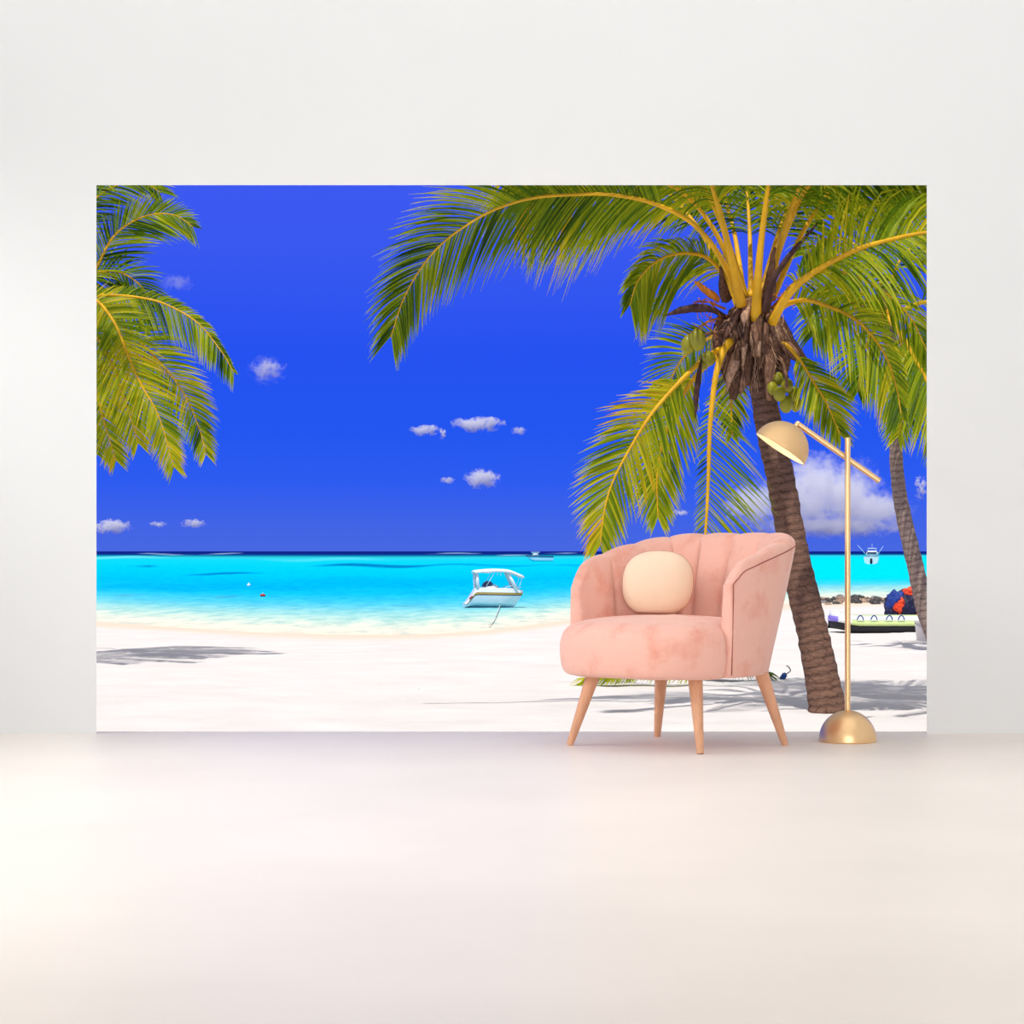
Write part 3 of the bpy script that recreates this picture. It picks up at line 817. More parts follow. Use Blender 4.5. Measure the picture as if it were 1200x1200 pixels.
# ---- slim palm further right
D2 = dist_at(762)
b2 = P(1102, 762, D2)
palm2 = empty('palm_tree', (b2.x, b2.y, SAND), 0, 'slim curved grey palm trunk behind the brass floor lamp, beside the white bucket', 'palm tree')
m2 = D2 / F
make_trunk(palm2, [pt(p, D2) for p in [(1106, 768), (1095, 742), (1084, 713), (1073, 665), (1061, 614), (1053, 570), (1050, 530), (1050, 490), (1047, 440), (1040, 380), (1037, 350)]], [13 * m2, 11 * m2, 10 * m2, 9.5 * m2, 9 * m2, 8 * m2, 7.5 * m2, 7 * m2, 7 * m2, 7 * m2, 8 * m2], M['trunk_grey'])
def f2(ctrl, **k):
    k['dens'] *= 1.35
    return make_frond(palm2, ctrl, D2, **k)
f2([(1042, 365, -.3), (1053, 366, -.6), (1070, 358, -.9), (1086, 354, -1.1), (1115, 360, -1.4), (1145, 390, -1.6), (1160, 430, -1.7)], leaf=1.5, roll=30, droop=1.0, start=.3, dens=12, tint=.34, w=.06, rb=.09)
f2([(1042, 372, -.4), (1050, 383, -.7), (1060, 398, -.9), (1073, 422, -1.1), (1085, 444, -1.2), (1098, 480, -1.3), (1105, 520, -1.3)], leaf=1.6, roll=25, droop=.8, start=.25, dens=15, tint=.42, w=.06, rb=.09)
f2([(1040, 365, -.3), (1046, 372, -.5), (1056, 400, -.7), (1062, 440, -.8), (1060, 480, -.8), (1052, 512, -.8)], leaf=1.1, roll=25, droop=.6, start=.25, dens=14, tint=.42, w=.055)
f2([(1034, 360, -.3), (1015, 345, -.6), (990, 345, -.8), (968, 362, -1.0), (952, 395, -1.1)], leaf=1.3, roll=35, droop=1.1, start=.25, dens=15, tint=.4, w=.055)
f2([(1036, 350, .1), (1025, 310, .3), (1000, 285, .5), (968, 280, .7), (940, 300, .9)], leaf=1.3, roll=35, droop=1.1, start=.25, dens=13, tint=.32, w=.055)
f2([(1040, 350, .1), (1052, 310, .2), (1075, 285, .3), (1105, 280, .4), (1135, 300, .5)], leaf=1.3, roll=35, droop=1.1, start=.25, dens=13, tint=.32, w=.055)
f2([(1034, 372, .2), (1022, 390, .4), (1010, 420, .6), (1005, 460, .7)], leaf=1.1, roll=30, droop=.7, start=.2, dens=15, tint=.3, w=.055)
f2([(1044, 366, .4), (1068, 385, .8), (1092, 430, 1.0), (1100, 490, 1.1)], leaf=1.6, roll=30, droop=.8, start=.2, dens=13, tint=.28, w=.055)
bm = bmesh.new(); ellipsoid(bm, P(1038, 362, D2), (16 * m2, 16 * m2, 24 * m2), seg=16)
for v in bm.verts: v.co += noise.noise_vector(v.co * 5) * 0.12
obj('crown_heart', bm, M['husk_dark'], palm2, world=True)
for k in range(3):
    bm = bmesh.new(); a = P(1034, 360, D2 - .4); b = P(1000 + 3 * k, 346 + 11 * k, D2 - .9)
    add_tube(bm, [a, a.lerp(b, .6) + V((0, 0, .1)), b], [.03, .02, .01], 6)
    for q in range(14):
        t = .4 + .6 * q / 14; p = a.lerp(b, t); d = V((R.uniform(-1, 1), R.uniform(-1, 1), R.uniform(-1.4, .3))) * .3
        add_tube(bm, [p, p + d * .6, p + d + V((0, 0, -.1))], [.014, .012, .008], 5)
    obj('flower_stalk', bm, M['flower'], palm2, world=True)

# ---- left palm (its trunk stands beyond the left edge of the opening)
D3 = 46.0
zb = HZ + HS * F / D3
b3 = P(20, zb, D3)
palm3 = empty('palm_tree', (b3.x, b3.y, SAND), 0, 'coconut palm whose fronds reach in over the empty left beach', 'palm tree')
m3 = D3 / F
make_trunk(palm3, [pt(p, D3) for p in [(18, zb + 6), (22, 720), (34, 640), (48, 540), (58, 440), (64, 365), (66, 345)]], [15 * m3, 12 * m3, 11 * m3, 10.5 * m3, 10 * m3, 9.5 * m3, 11 * m3], M['trunk'])
bm = bmesh.new(); ellipsoid(bm, P(66, 352, D3), (20 * m3, 20 * m3, 26 * m3), seg=16)
for v in bm.verts: v.co += noise.noise_vector(v.co * 5) * 0.1
obj('crown_heart', bm, M['husk_dark'], palm3, world=True)
def f3(ctrl, **k):
    k['leaf'] *= 1.02; k['dens'] *= 1.25
    return make_frond(palm3, ctrl, D3, **k)
f3([(70, 345, -.2), (92, 338, -.4), (112, 315, -.5), (135, 275, -.7), (171, 253, -.9), (204, 252, -1.0), (226, 266, -1.1)], leaf=1.15, roll=22, droop=.35, start=.2, dens=20, tint=.34, w=.042, fwd=.9, scale2=(.6, 1.15))
f3([(66, 335, .1), (80, 285, .2), (105, 240, .2), (135, 218, .2), (165, 212, .2), (188, 226, .2)], leaf=1.05, roll=30, droop=.5, start=.2, dens=19, tint=.26, w=.042)
f3([(62, 335, -.2), (70, 270, -.5), (90, 220, -.7), (115, 190, -.9), (150, 180, -1.0), (185, 200, -1.0)], leaf=1.2, roll=30, droop=.7, start=.2, dens=16, tint=.25, w=.042)
f3([(72, 350, -.3), (95, 348, -.5), (130, 346, -.7), (165, 349, -.9), (195, 357, -1.0), (231, 378, -1.1), (258, 410, -1.2), (274, 436, -1.2)], leaf=1.0, roll=24, droop=.6, start=.12, dens=21, tint=.36, w=.04, scale2=(.35, 1.05))
f3([(72, 356, -.5), (95, 350, -.8), (114, 353, -1.0), (135, 380, -1.3), (150, 417, -1.4), (165, 450, -1.5), (186, 488, -1.6), (204, 548, -1.6)], leaf=.95, roll=22, droop=.4, start=.15, dens=22, tint=.55, w=.042)
f3([(72, 354, 0), (95, 352, -.1), (120, 362, -.2), (150, 388, -.3), (186, 423, -.4), (216, 462, -.45), (234, 504, -.5), (241, 532, -.5)], leaf=.92, roll=24, droop=.45, start=.15, dens=22, tint=.46, w=.04)
f3([(70, 362, -.6), (92, 368, -.9), (114, 396, -1.2), (132, 428, -1.4), (150, 480, -1.5), (162, 520, -1.5)], leaf=.95, roll=24, droop=.4, start=.15, dens=22, tint=.52, w=.042)
f3([(68, 366, -.3), (86, 385, -.5), (104, 420, -.7), (118, 480, -.8), (136, 540, -.8)], leaf=.9, roll=24, droop=.4, start=.15, dens=22, tint=.56, w=.042)
f3([(66, 366, .4), (80, 395, .6), (92, 440, .8), (100, 500, .9), (110, 530, .9)], leaf=1.0, roll=26, droop=.4, start=.15, dens=18, tint=.36, w=.042)
f3([(72, 345, .4), (100, 325, .9), (135, 318, 1.3), (165, 335, 1.6), (180, 365, 1.7)], leaf=1.0, roll=30, droop=.6, start=.15, dens=18, tint=.22, w=.042)
f3([(60, 345, .4), (30, 320, .9), (-10, 320, 1.3), (-50, 350, 1.6), (-70, 400, 1.7)], leaf=1.0, roll=30, droop=.8, start=.15, dens=14, tint=.32, w=.042)
f3([(60, 355, -.4), (30, 350, -.9), (0, 370, -1.3), (-30, 420, -1.6), (-40, 480, -1.7)], leaf=1.0, roll=30, droop=.8, start=.15, dens=14, tint=.38, w=.042)

# ---- two tall palms just outside the opening: their crowns shade the sand
def tall_palm(x, D, zc, n, L, label, lean, seed):
    R.seed(seed)
    root = empty('palm_tree', (x, D, SAND), 0, label, 'palm tree')
    make_trunk(root, [V((x, D, SAND - .1)), V((x + lean * .3, D, SAND + (zc - SAND) * .4)), V((x + lean * .8, D, SAND + (zc - SAND) * .8)), V((x + lean, D, zc))], [.24, .19, .17, .16, .17], M['trunk_grey'])
    c = V((x + lean, D, zc))
    for i in range(n):
        a = 2 * PI * (i + R.uniform(-.3, .3)) / n; up = R.uniform(-.1, .75); l = L * R.uniform(.85, 1.1)
        h = V((math.cos(a), math.sin(a), 0))
        pts = [c + h * .1, c + h * l * .3 + V((0, 0, l * .3 * up)), c + h * l * .6 + V((0, 0, l * (.42 * up - .04))), c + h * l * .85 + V((0, 0, l * (.42 * up - .22))), c + h * l + V((0, 0, l * (.36 * up - .45)))]
        make_frond(root, pts, D, leaf=1.0, roll=R.uniform(20, 70), droop=.8, start=.18, dens=17, tint=.42, w=.05)
    bm = bmesh.new(); ellipsoid(bm, c, (.28, .28, .4), seg=14)
    for v in bm.verts: v.co += noise.noise_vector(v.co * 5) * 0.1
    obj('crown_heart', bm, M['husk_dark'], root, world=True)
tall_palm(7.7, 29.3, 7.6, 26, 5.0, 'tall palm shading the sand beside the brass lamp, only frond tips showing', -.6, 5)
tall_palm(-12.4, 41.5, 9.6, 18, 4.4, 'tall palm shading the sand under the empty left beach, only frond tips showing', .6, 6)

# ---- fallen fronds behind the chair
Dk = dist_at(803)
def lying(ctrl, label, tint, n):
    r = P(ctrl[0][0], 803, Dk)
    root = empty('fallen_frond', (r.x, r.y, SAND), 0, label, 'palm frond')
    pts = [V((P(x, 800, Dk).x, Dk + dy, SAND + h)) for x, dy, h in ctrl]
    c = spline(pts, 30)
    bm = bmesh.new(); lt = bm.verts.layers.float.new('tint')
    for i in range(n):
        t = R.random(); f = t * 29; j = min(int(f), 28); p = c[j].lerp(c[j + 1], f - j)
        T = (c[j + 1] - c[j]).normalized()
        d = (T * R.uniform(.2, 1) + V((0, R.choice((-1, 1)) * R.uniform(.3, 1), R.uniform(-.25, .45)))).normalized()
        q = p.copy(); prev = None; l = R.uniform(.35, .6); tn = tint + R.uniform(-.15, .15)
        for k in range(5):
            dk = (d + G * .35 * k).normalized(); sd = dk.cross(V((R.uniform(-.3, .3), -.6, .7))).normalized() * (.022 * (1 - k / 4.2))
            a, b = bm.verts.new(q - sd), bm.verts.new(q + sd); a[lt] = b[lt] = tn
            if prev: bm.faces.new((prev[0], prev[1], b, a))
            prev = (a, b); q = q + dk * (l / 5); q.z = max(q.z, SAND + .02)
    part = obj('leaflets', bm, M['leaf'], root, world=True)
    bm = bmesh.new(); add_tube(bm, c, [lerp(.04, .01, i / 29) for i in range(30)], 7); obj('midrib', bm, M['petiole'], root, world=True)
lying([(815, 0, .2), (770, -.1, .26), (725, -.2, .2), (688, -.25, .1)], 'yellow green fallen palm frond on the sand, seen under the armchair seat', .55, 420)
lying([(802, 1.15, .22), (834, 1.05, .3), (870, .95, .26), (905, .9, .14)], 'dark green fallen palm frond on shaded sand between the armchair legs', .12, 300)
# blue strap with a black wire loop
bq = P(918, 797, dist_at(799))
st = empty('blue_pouch', (bq.x, bq.y, SAND), 0, 'small dark blue pouch with black loop on the sand behind the armchair', 'pouch')
bm = bmesh.new(); add_box(bm, (0, 0, 0.085), (.09, .06, .15), Matrix.Rotation(.6, 3, 'Y'), .02); obj('body', bm, M['pvc_blue'], st)
bm = bmesh.new(); add_tube(bm, spline([V((.02, 0, .12)), V((.08, 0, .15)), V((.12, 0, .19)), V((.09, .0, .25)), V((.05, 0, .27))], 16), .009, 7); obj('loop', bm, M['black_rubber'], st)

# ================================================================== BOATS
def loft(bm, secs, closed=False, cap=True):
    rs = [[bm.verts.new(p) for p in s] for s in secs]
    m = len(rs[0])
    for A, B in zip(rs, rs[1:]):
        for k in range(m if closed else m - 1): bm.faces.new((A[k], A[(k + 1) % m], B[(k + 1) % m], B[k]))
    if cap:
        for r in (rs[0], rs[-1]):
            try: bm.faces.new(r)
            except ValueError: pass
    bmesh.ops.remove_doubles(bm, verts=bm.verts, dist=1e-4)
    bmesh.ops.recalc_face_normals(bm, faces=bm.faces)
def hull_sec(t, L, B, H, sheer=0.12, rake=0.16):
    """t 0 stern .. 1 bow; x forward"""
    w = B / 2 * (1 - max(0, (t - 0.45) / 0.55) ** 2.2)
    x = -L / 2 + L * t
    zs = H * (1 + sheer * t)
    kz = 0.0 + H * 0.55 * max(0, (t - 0.55) / 0.45) ** 2
    sx = rake * L * max(0, (t - .6) / .4)
    return [V((x + sx * .0, -w, zs)), V((x - sx * .15, -w * .97, lerp(kz, zs, .62))), V((x - sx * .35, -w * .86, lerp(kz, zs, .3))), V((x - sx * .5, 0, kz)), V((x - sx * .35, w * .86, lerp(kz, zs, .3))), V((x - sx * .15, w * .97, lerp(kz, zs, .62))), V((x, w, zs))]
def make_hull(L, B, H, **k):
    bm = bmesh.new(); loft(bm, [hull_sec(i / 16, L, B, H, **k) for i in range(17)]); return bm
# moored white speedboat
Db = dist_at(712, EYE - SEA)
pb = P(579, 712, Db)
boat = empty('speedboat', (pb.x, pb.y, SEA - 0.03), math.radians(9), 'white speedboat with gold stripe and white canopy moored in the shallows', 'boat')
BL, BB = 2.36, 1.0
def bsec(t):
    """t 0 stern (low swim step) .. 1 bow"""
    x = -1.22 + BL * t
    zs = lerp(.17, .66, smooth(t / .20)) if t < .2 else .66 - .05 * (t - .2)
    w = BB / 2 * (.86 + .14 * smooth(t / .3)) * (1 - .55 * max(0, (t - .55) / .45) ** 2)
    kx = x - .40 * smooth((t - .5) / .5) ; kz = .02 - .05 * t
    zc = lerp(kz, zs, .35)
    return [V((x, -w, zs)), V((lerp(x, kx, .35), -w * .97, lerp(kz, zs, .62))), V((lerp(x, kx, .7), -w * .86, zc)), V((kx, 0, kz)), V((lerp(x, kx, .7), w * .86, zc)), V((lerp(x, kx, .35), w * .97, lerp(kz, zs, .62))), V((x, w, zs))]
TS = [i / 24 for i in range(25)]
bm = bmesh.new(); loft(bm, [bsec(t) for t in TS]); autosmooth(obj('hull', bm, M['white_gel'], boat), 35)
bm = bmesh.new()
def deck_sec(t):
    s = bsec(t); w = s[6].y; x = s[0].x; z = s[0].z
    up = .03 + .13 * smooth((t - .12) / .12) * (1 - .55 * smooth((t - .82) / .18))
    well = smooth((t - .22) / .03) * (1 - smooth((t - .62) / .05))
    c = -.32 * well + .02
    return [V((x, -w * 1.02, z)), V((x, -w * .92, z + up)), V((x, -w * .70, z + up + .02)), V((x, -w * .62, z + up + c)), V((x, w * .62, z + up + c)), V((x, w * .70, z + up + .02)), V((x, w * .92, z + up)), V((x, w * 1.02, z))]
loft(bm, [deck_sec(t) for t in TS]); autosmooth(obj('deck', bm, M['white_gel'], boat), 35)
for f0, f1, mt, nm in ((0.0, .34, 'gold_stripe', 'gold_stripe'), (.34, .46, 'navy', 'dark_stripe')):
    bm = bmesh.new()
    for sd in (-1, 1):
        prev = None
        for t in TS:
            s = bsec(t); a, b = (s[0], s[1]) if sd < 0 else (s[6], s[5])
            off = V((0.004 * (t == 1), sd * .008, 0))
            vs = (bm.verts.new(a.lerp(b, f1) + off), bm.verts.new(a.lerp(b, f0) + off))
            if prev: bm.faces.new((prev[0], vs[0], vs[1], prev[1]))
            prev = vs
    o_ = obj(nm, bm, M[mt], boat, smooth_=False); md = o_.modifiers.new('t', 'SOLIDIFY'); md.thickness = .006
bm = bmesh.new(); add_box(bm, (-1.0, -.475, .44), (.16, .02, .06), Matrix.Rotation(-.75, 3, 'Y'), .004); obj('red_badge', bm, M['red_paint'], boat)
bm = bmesh.new(); ellipsoid(bm, V((-.25, 0, .88)), (.24, .30, .22), seg=20); obj('windscreen', bm, M['blue_glass'], boat)
bm = bmesh.new(); ellipsoid(bm, V((-.16, 0, .78)), (.38, .36, .20), seg=20); obj('console', bm, M['white_gel'], boat)
for sd in (-1, 1):
    for a, b, r0, r1 in (((-.70, .72), (-.75, 1.43), .075, .055), ((.86, .74), (.50, 1.43), .075, .05)):
        bm = bmesh.new(); add_tube(bm, [V((a[0], sd * .40, a[1])), V((b[0], sd * .40, b[1]))], [r0, r1], 10); obj('canopy_post', bm, M['white_metal'], boat)
    for a, b in (((-.40, .84), (-.05, 1.43)), ((.92, .74), (1.08, 1.26)), ((.20, 1.30), (.20, 1.45))):
        bm = bmesh.new(); add_tube(bm, [V((a[0], sd * .41, a[1])), V((b[0], sd * .41, b[1]))], .012, 6); obj('stay_rod', bm, M['white_metal'], boat)
bm = bmesh.new(); secs = []
for i in range(17):
    t = i / 16; x = lerp(-.84, 1.14, t); z = 1.445 + .06 * math.sin(PI * min(1, t * 1.2)) - .20 * max(0, (t - .72) / .28) ** 1.3
    k = .055 + .05 * max(0, 1 - abs(t - .28) / .12)
    secs.append([V((x, -.52, z - k * .6)), V((x, -.47, z + .04)), V((x, 0, z + .08)), V((x, .47, z + .04)), V((x, .52, z - k * .6)), V((x, .44, z - k)), V((x, 0, z - .01)), V((x, -.44, z - k))])
loft(bm, secs, closed=True); obj('canopy', bm, M['white_canvas'], boat)
bm = bmesh.new(); add_tube(bm, spline([V((.35, -.36, .80)), V((.6, -.36, .90)), V((.95, -.22, .86)), V((1.1, 0, .84)), V((.95, .22, .86)), V((.6, .36, .90)), V((.35, .36, .80))], 24), .012, 6); obj('bow_rail', bm, M['white_metal'], boat)
# mooring line to the sand
e0 = P(586, 711, Db - .6); e1 = P(579, 727, dist_at(727)); e2 = P(573, 733.5, dist_at(733.5))
e0.z = SEA + .12; e1.z = SEA + .03; e2.z = SEA + .09
bm = bmesh.new(); add_tube(bm, spline([e0, e1, e2], 20), .016, 6)
tag(obj('mooring_rope', bm, M['rope']), 'thin pale mooring rope running from the white speedboat to the waterline', 'rope')
# low motorboat far out
Dm = dist_at(657.5, EYE - SEA); pm = P(632, 657, Dm)
mb = empty('motorboat', (pm.x, pm.y, SEA - .25), PI + math.radians(12), 'distant small open motorboat with dark rail and pale wheelhouse', 'boat')
hm = obj('hull', make_hull(6.2, 2.0, 1.25), M['white_gel'], mb); autosmooth(hm, 35)
bm = bmesh.new()
for sd in (0, 6):
    add_tube(bm, [hull_sec(i / 16, 6.2, 2.0, 1.25)[sd] for i in range(17)], .13, 6)
obj('rail', bm, M['navy'], mb)
bm = bmesh.new(); add_box(bm, (1.0, 0, 1.7), (1.4, 1.2, 1.0), None, .1); obj('wheelhouse', bm, M['white_gel'], mb)
bm = bmesh.new(); add_box(bm, (1.0, 0, 1.85), (1.46, 1.0, .3), None, .02); obj('wheelhouse_window', bm, M['blue_glass'], mb)
bm = bmesh.new(); add_box(bm, (0.9, 0, 2.27), (1.9, 1.4, .12), None, .04); obj('roof', bm, M['white_canvas'], mb)
# sport fishing boat far out on the right
Df = dist_at(661, EYE - SEA); pf = P(1022, 661, Df)
fb = empty('fishing_boat', (pf.x, pf.y, SEA - .25), math.radians(78), 'distant white fishing boat with two raised outriggers near the slim palm', 'boat')
hf = obj('hull', make_hull(6.5, 2.5, 1.5), M['white_gel'], fb); autosmooth(hf, 35)
bm = bmesh.new(); add_box(bm, (.4, 0, 2.05), (2.6, 1.9, 1.1), None, .2); obj('cabin', bm, M['white_gel'], fb)
bm = bmesh.new(); add_box(bm, (.3, 0, 2.2), (2.66, 1.6, .32), None, .02); obj('cabin_window', bm, M['blue_glass'], fb)
bm = bmesh.new(); add_box(bm, (.2, 0, 3.0), (1.6, 1.5, .14), None, .05); obj('flybridge_roof', bm, M['white_canvas'], fb)
for sx in (-.5, .9):
    for sd in (-1, 1):
        bm = bmesh.new(); add_tube(bm, [V((sx, sd * .68, 2.5)), V((sx, sd * .66, 3.0))], .04, 6); obj('roof_post', bm, M['white_metal'], fb)
for sd, ex in ((1, 2.5), (-1, 1.95)):
    bm = bmesh.new(); add_tube(bm, [V((-.3, sd * 1.0, 1.9)), V((-.6, sd * ex, 3.4 if sd < 0 else 3.6))], [.07, .03], 6); obj('outrigger', bm, M['white_metal'], fb)
bm = bmesh.new(); add_tube(bm, [V((0, 0, 3.0)), V((0, 0, 3.8))], .03, 6); obj('mast', bm, M['white_metal'], fb)
bm = bmesh.new(); add_box(bm, (-3.35, 0, .8), (.3, .4, .9), None, .08); obj('outboard_motor', bm, M['black_rubber'], fb)

# mooring buoys
for x, y, mt, lab, r in ((291.5, 687, 'white_gel', 'small pale round buoy floating on turquoise water, left half', .12), (308, 699, 'red_paint', 'small red float on the pale shallow water', .1)):
    D = dist_at(y, EYE - SEA); q = P(x, y, D)
    if mt == 'white_gel': lab = 'small pale round buoy floating on deep turquoise water'
    bt = empty('buoy', (q.x, q.y, SEA - .03), 0, lab, 'buoy')
    bm = bmesh.new(); ellipsoid(bm, V((0, 0, r * .8)), (r * 1.4 if mt == 'red_paint' else r, r, r * .8 if mt == 'red_paint' else r)); obj('float', bm, M[mt], bt)
    bm = bmesh.new(); add_tube(bm, [V((0, 0, r * 1.5)), V((0, 0, r * 2.2))], .02, 6); obj('eyelet', bm, M['white_metal'], bt)

# ================================================================== INFLATABLE, KITE, BUCKET, ROCKS
Dt = dist_at(742); ptb = P(1035, 742, Dt); mt_ = Dt / F
tube = empty('inflatable_float', (ptb.x, ptb.y + .55, SAND), 0, 'white and lime towable inflatable with blue handles lying on the sand', 'inflatable')
TL = 122 * mt_; TW = 1.1; x0 = (974 - 1035) * mt_
def tub_outline(t):                 # half width at t 0..1 along the length
    return TW / 2 * min(1.0, math.sqrt(max(0.0, 1 - max(0, (0.24 - t) / 0.24) ** 2)) + 0.06) * (1 if t < .86 else math.sqrt(max(0.02, 1 - ((t - .86) / .14) ** 2)))
def band(z0, z1, b0, b1, mat, name, par, ta=0.0, tb=1.0):
    bm = bmesh.new(); secs = []
    for i in range(41):
        t = lerp(ta, tb, i / 40); x = x0 + TL * t; h = tub_outline(t)
        up = .12 * (1 - smooth(t / .3)) 
        s = []
        for k in range(7):
            f = k / 6; z = lerp(z0, z1, f) + up; bl = lerp(b0, b1, f) + .05 * math.sin(PI * f)
            s.append(V((x, -h * 1.0 - bl + .1, z)))
        for k in range(7):
            f = 1 - k / 6; z = lerp(z0, z1, f) + up; bl = lerp(b0, b1, f) + .05 * math.sin(PI * f)
            s.append(V((x, h * 1.0 + bl - .1, z)))
        secs.append(s)
    loft(bm, secs, closed=True)
    return obj(name, bm, mat, par)
band(0.0, .20, -.02, .10, M['black_rubber'], 'underside', tube)
band(.195, .33, .11, .06, M['pvc_lime'], 'side_tube', tube, .10, 1.0)
band(.195, .34, .11, .06, M['pvc_violet'], 'nose_panel', tube, 0.0, .075)
band(.195, .335, .11, .06, M['pvc_white'], 'nose_band', tube, .07, .20)
band(.325, .46, .05, -.10, M['pvc_white'], 'top_tube', tube, .02, 1.0)
band(.44, .475, -.10, -.24, M['pvc_lime'], 'top_pad', tube, .12, .97)
for xx in (1008, 1024, 1042, 1056):
    bm = bmesh.new(); x = (xx - 1035) * mt_
    add_tube(bm, spline([V((x - .085, -.57, .36)), V((x - .05, -.60, .44)), V((x, -.60, .475)), V((x + .05, -.60, .44)), V((x + .085, -.57, .36))], 14), .017, 7)
    obj('handle', bm, M['pvc_blue'], tube)
# crumpled kite bundle behind it
Dk2 = Dt + 2.6; kx = P(1059, 0, Dk2).x; mk = Dk2 / F
kite = empty('kite_bundle', (kx, Dk2, SAND), 0, 'crumpled navy and orange fabric kite heaped behind the lime inflatable', 'kite')
def lump(c, r, seed, mat, nm):
    bm = bmesh.new(); q = bmesh.ops.create_icosphere(bm, subdivisions=3, radius=1.0)
    for v in bm.verts:
        n = v.co.normalized(); k = .95 + .3 * noise.noise(n * 1.6 + V((seed, 0, 0))) + .45 * (abs(noise.noise(n * 2.6 + V((seed, 5, 0)))) - .15) + .03 * noise.noise(n * 7 + V((seed, 2, 0)))
        v.co = V((c[0] + n.x * r[0] * k, c[1] + n.y * r[1] * k, max(0.0, c[2] + n.z * r[2] * k)))
    return obj(nm, bm, mat, kite, smooth_=False)
lump((-.02, 0, .50), (.52, .40, .60), 1.0, M['kite_navy'], 'canopy_fold')
lump((-.22, -.12, .78), (.30, .28, .34), 9.0, M['kite_blue'], 'canopy_fold')
lump((-.16, -.30, .68), (.20, .16, .24), 4.0, M['kite_orange'], 'canopy_fold')
lump((.12, -.30, .62), (.30, .20, .36), 12.0, M['kite_navy'], 'canopy_fold')
lump((.40, -.05, .86), (.24, .26, .26), 3.0, M['kite_blue'], 'canopy_fold')
lump((.18, -.12, 1.03), (.24, .2, .16), 7.0, M['kite_orange'], 'canopy_fold')
lump((.42, -.36, .38), (.18, .16, .30), 5.0, M['kite_orange'], 'canopy_fold')
lump((.56, -.1, .46), (.24, .26, .42), 15.0, M['kite_navy'], 'canopy_fold')
lump((.36, -.38, .16), (.46, .16, .16), 11.0, M['kite_blue'], 'canopy_fold')
lump((-.36, -.2, .34), (.22, .2, .3), 13.0, M['kite_navy'], 'canopy_fold')
# bucket
Dbk = dist_at(752); pk = P(1084, 752, Dbk)
bk = empty('bucket', (pk.x, pk.y, SAND), 0, 'white plastic bucket standing at the foot of the slim palm', 'bucket')
bm = bmesh.new(); add_lathe(bm, [(0, 0.0), (.19, 0), (.20, .01), (.245, .46), (.262, .465), (.262, .50), (.247, .50), (.235, .47), (.19, .03), (0, .03)], seg=32); autosmooth(obj('body', bm, M['bucket'], bk), 40)
bm = bmesh.new(); add_tube(bm, [V((-.255, 0, .46)), V((-.18, -.19, .40)), V((0, -.275, .32)), V((.18, -.19, .40)), V((.255, 0, .46))], .008, 6); obj('handle', bm, M['grey_paint'], bk)
# rocks along the waterline
LAB = {'rock_dark': 'dark grey weathered rock in the low rock row by the water', 'rock_grey': 'mid grey rounded rock in the low rock row by the water', 'rock_tan': 'pale tan rock in the low rock row by the water'}
placed = []
tries = 0
while len(placed) < 110 and tries < 20000:
    tries += 1
    px = R.uniform(934, 1112); py = R.uniform(702.5, 709.0) - 0.012 * (px - 960)
    D = dist_at(py); q = P(px, py, D)
    k = R.uniform(.12, .25)
    if any((q.x - a) ** 2 + (q.y - b) ** 2 < ((k + c) * 1.06) ** 2 for a, b, c in placed): continue
    placed.append((q.x, q.y, k))
    bm = bmesh.new(); bmesh.ops.create_icosphere(bm, subdivisions=3, radius=1.0)
    sd = R.uniform(0, 99); h = k * R.uniform(.8, 1.25)
    for v in bm.verts:
        n = v.co.normalized(); f = 1 + .3 * noise.noise(n * 1.4 + V((sd, 0, 0))) + .1 * noise.noise(n * 4 + V((sd, 3, 0)))
        f = min(f, 1.05)
        v.co = V((n.x * k * f, n.y * k * .85 * f, (n.z * .75 + .5) * h * f))
    mt = R.choice(['rock_dark', 'rock_dark', 'rock_dark', 'rock_grey', 'rock_tan'])
    o = obj('rock', bm, M[mt]); o.location = (q.x, q.y, SAND - .09); o.rotation_euler.z = R.uniform(0, 6)
    tag(o, LAB[mt], 'rock', 'rocks along the waterline')

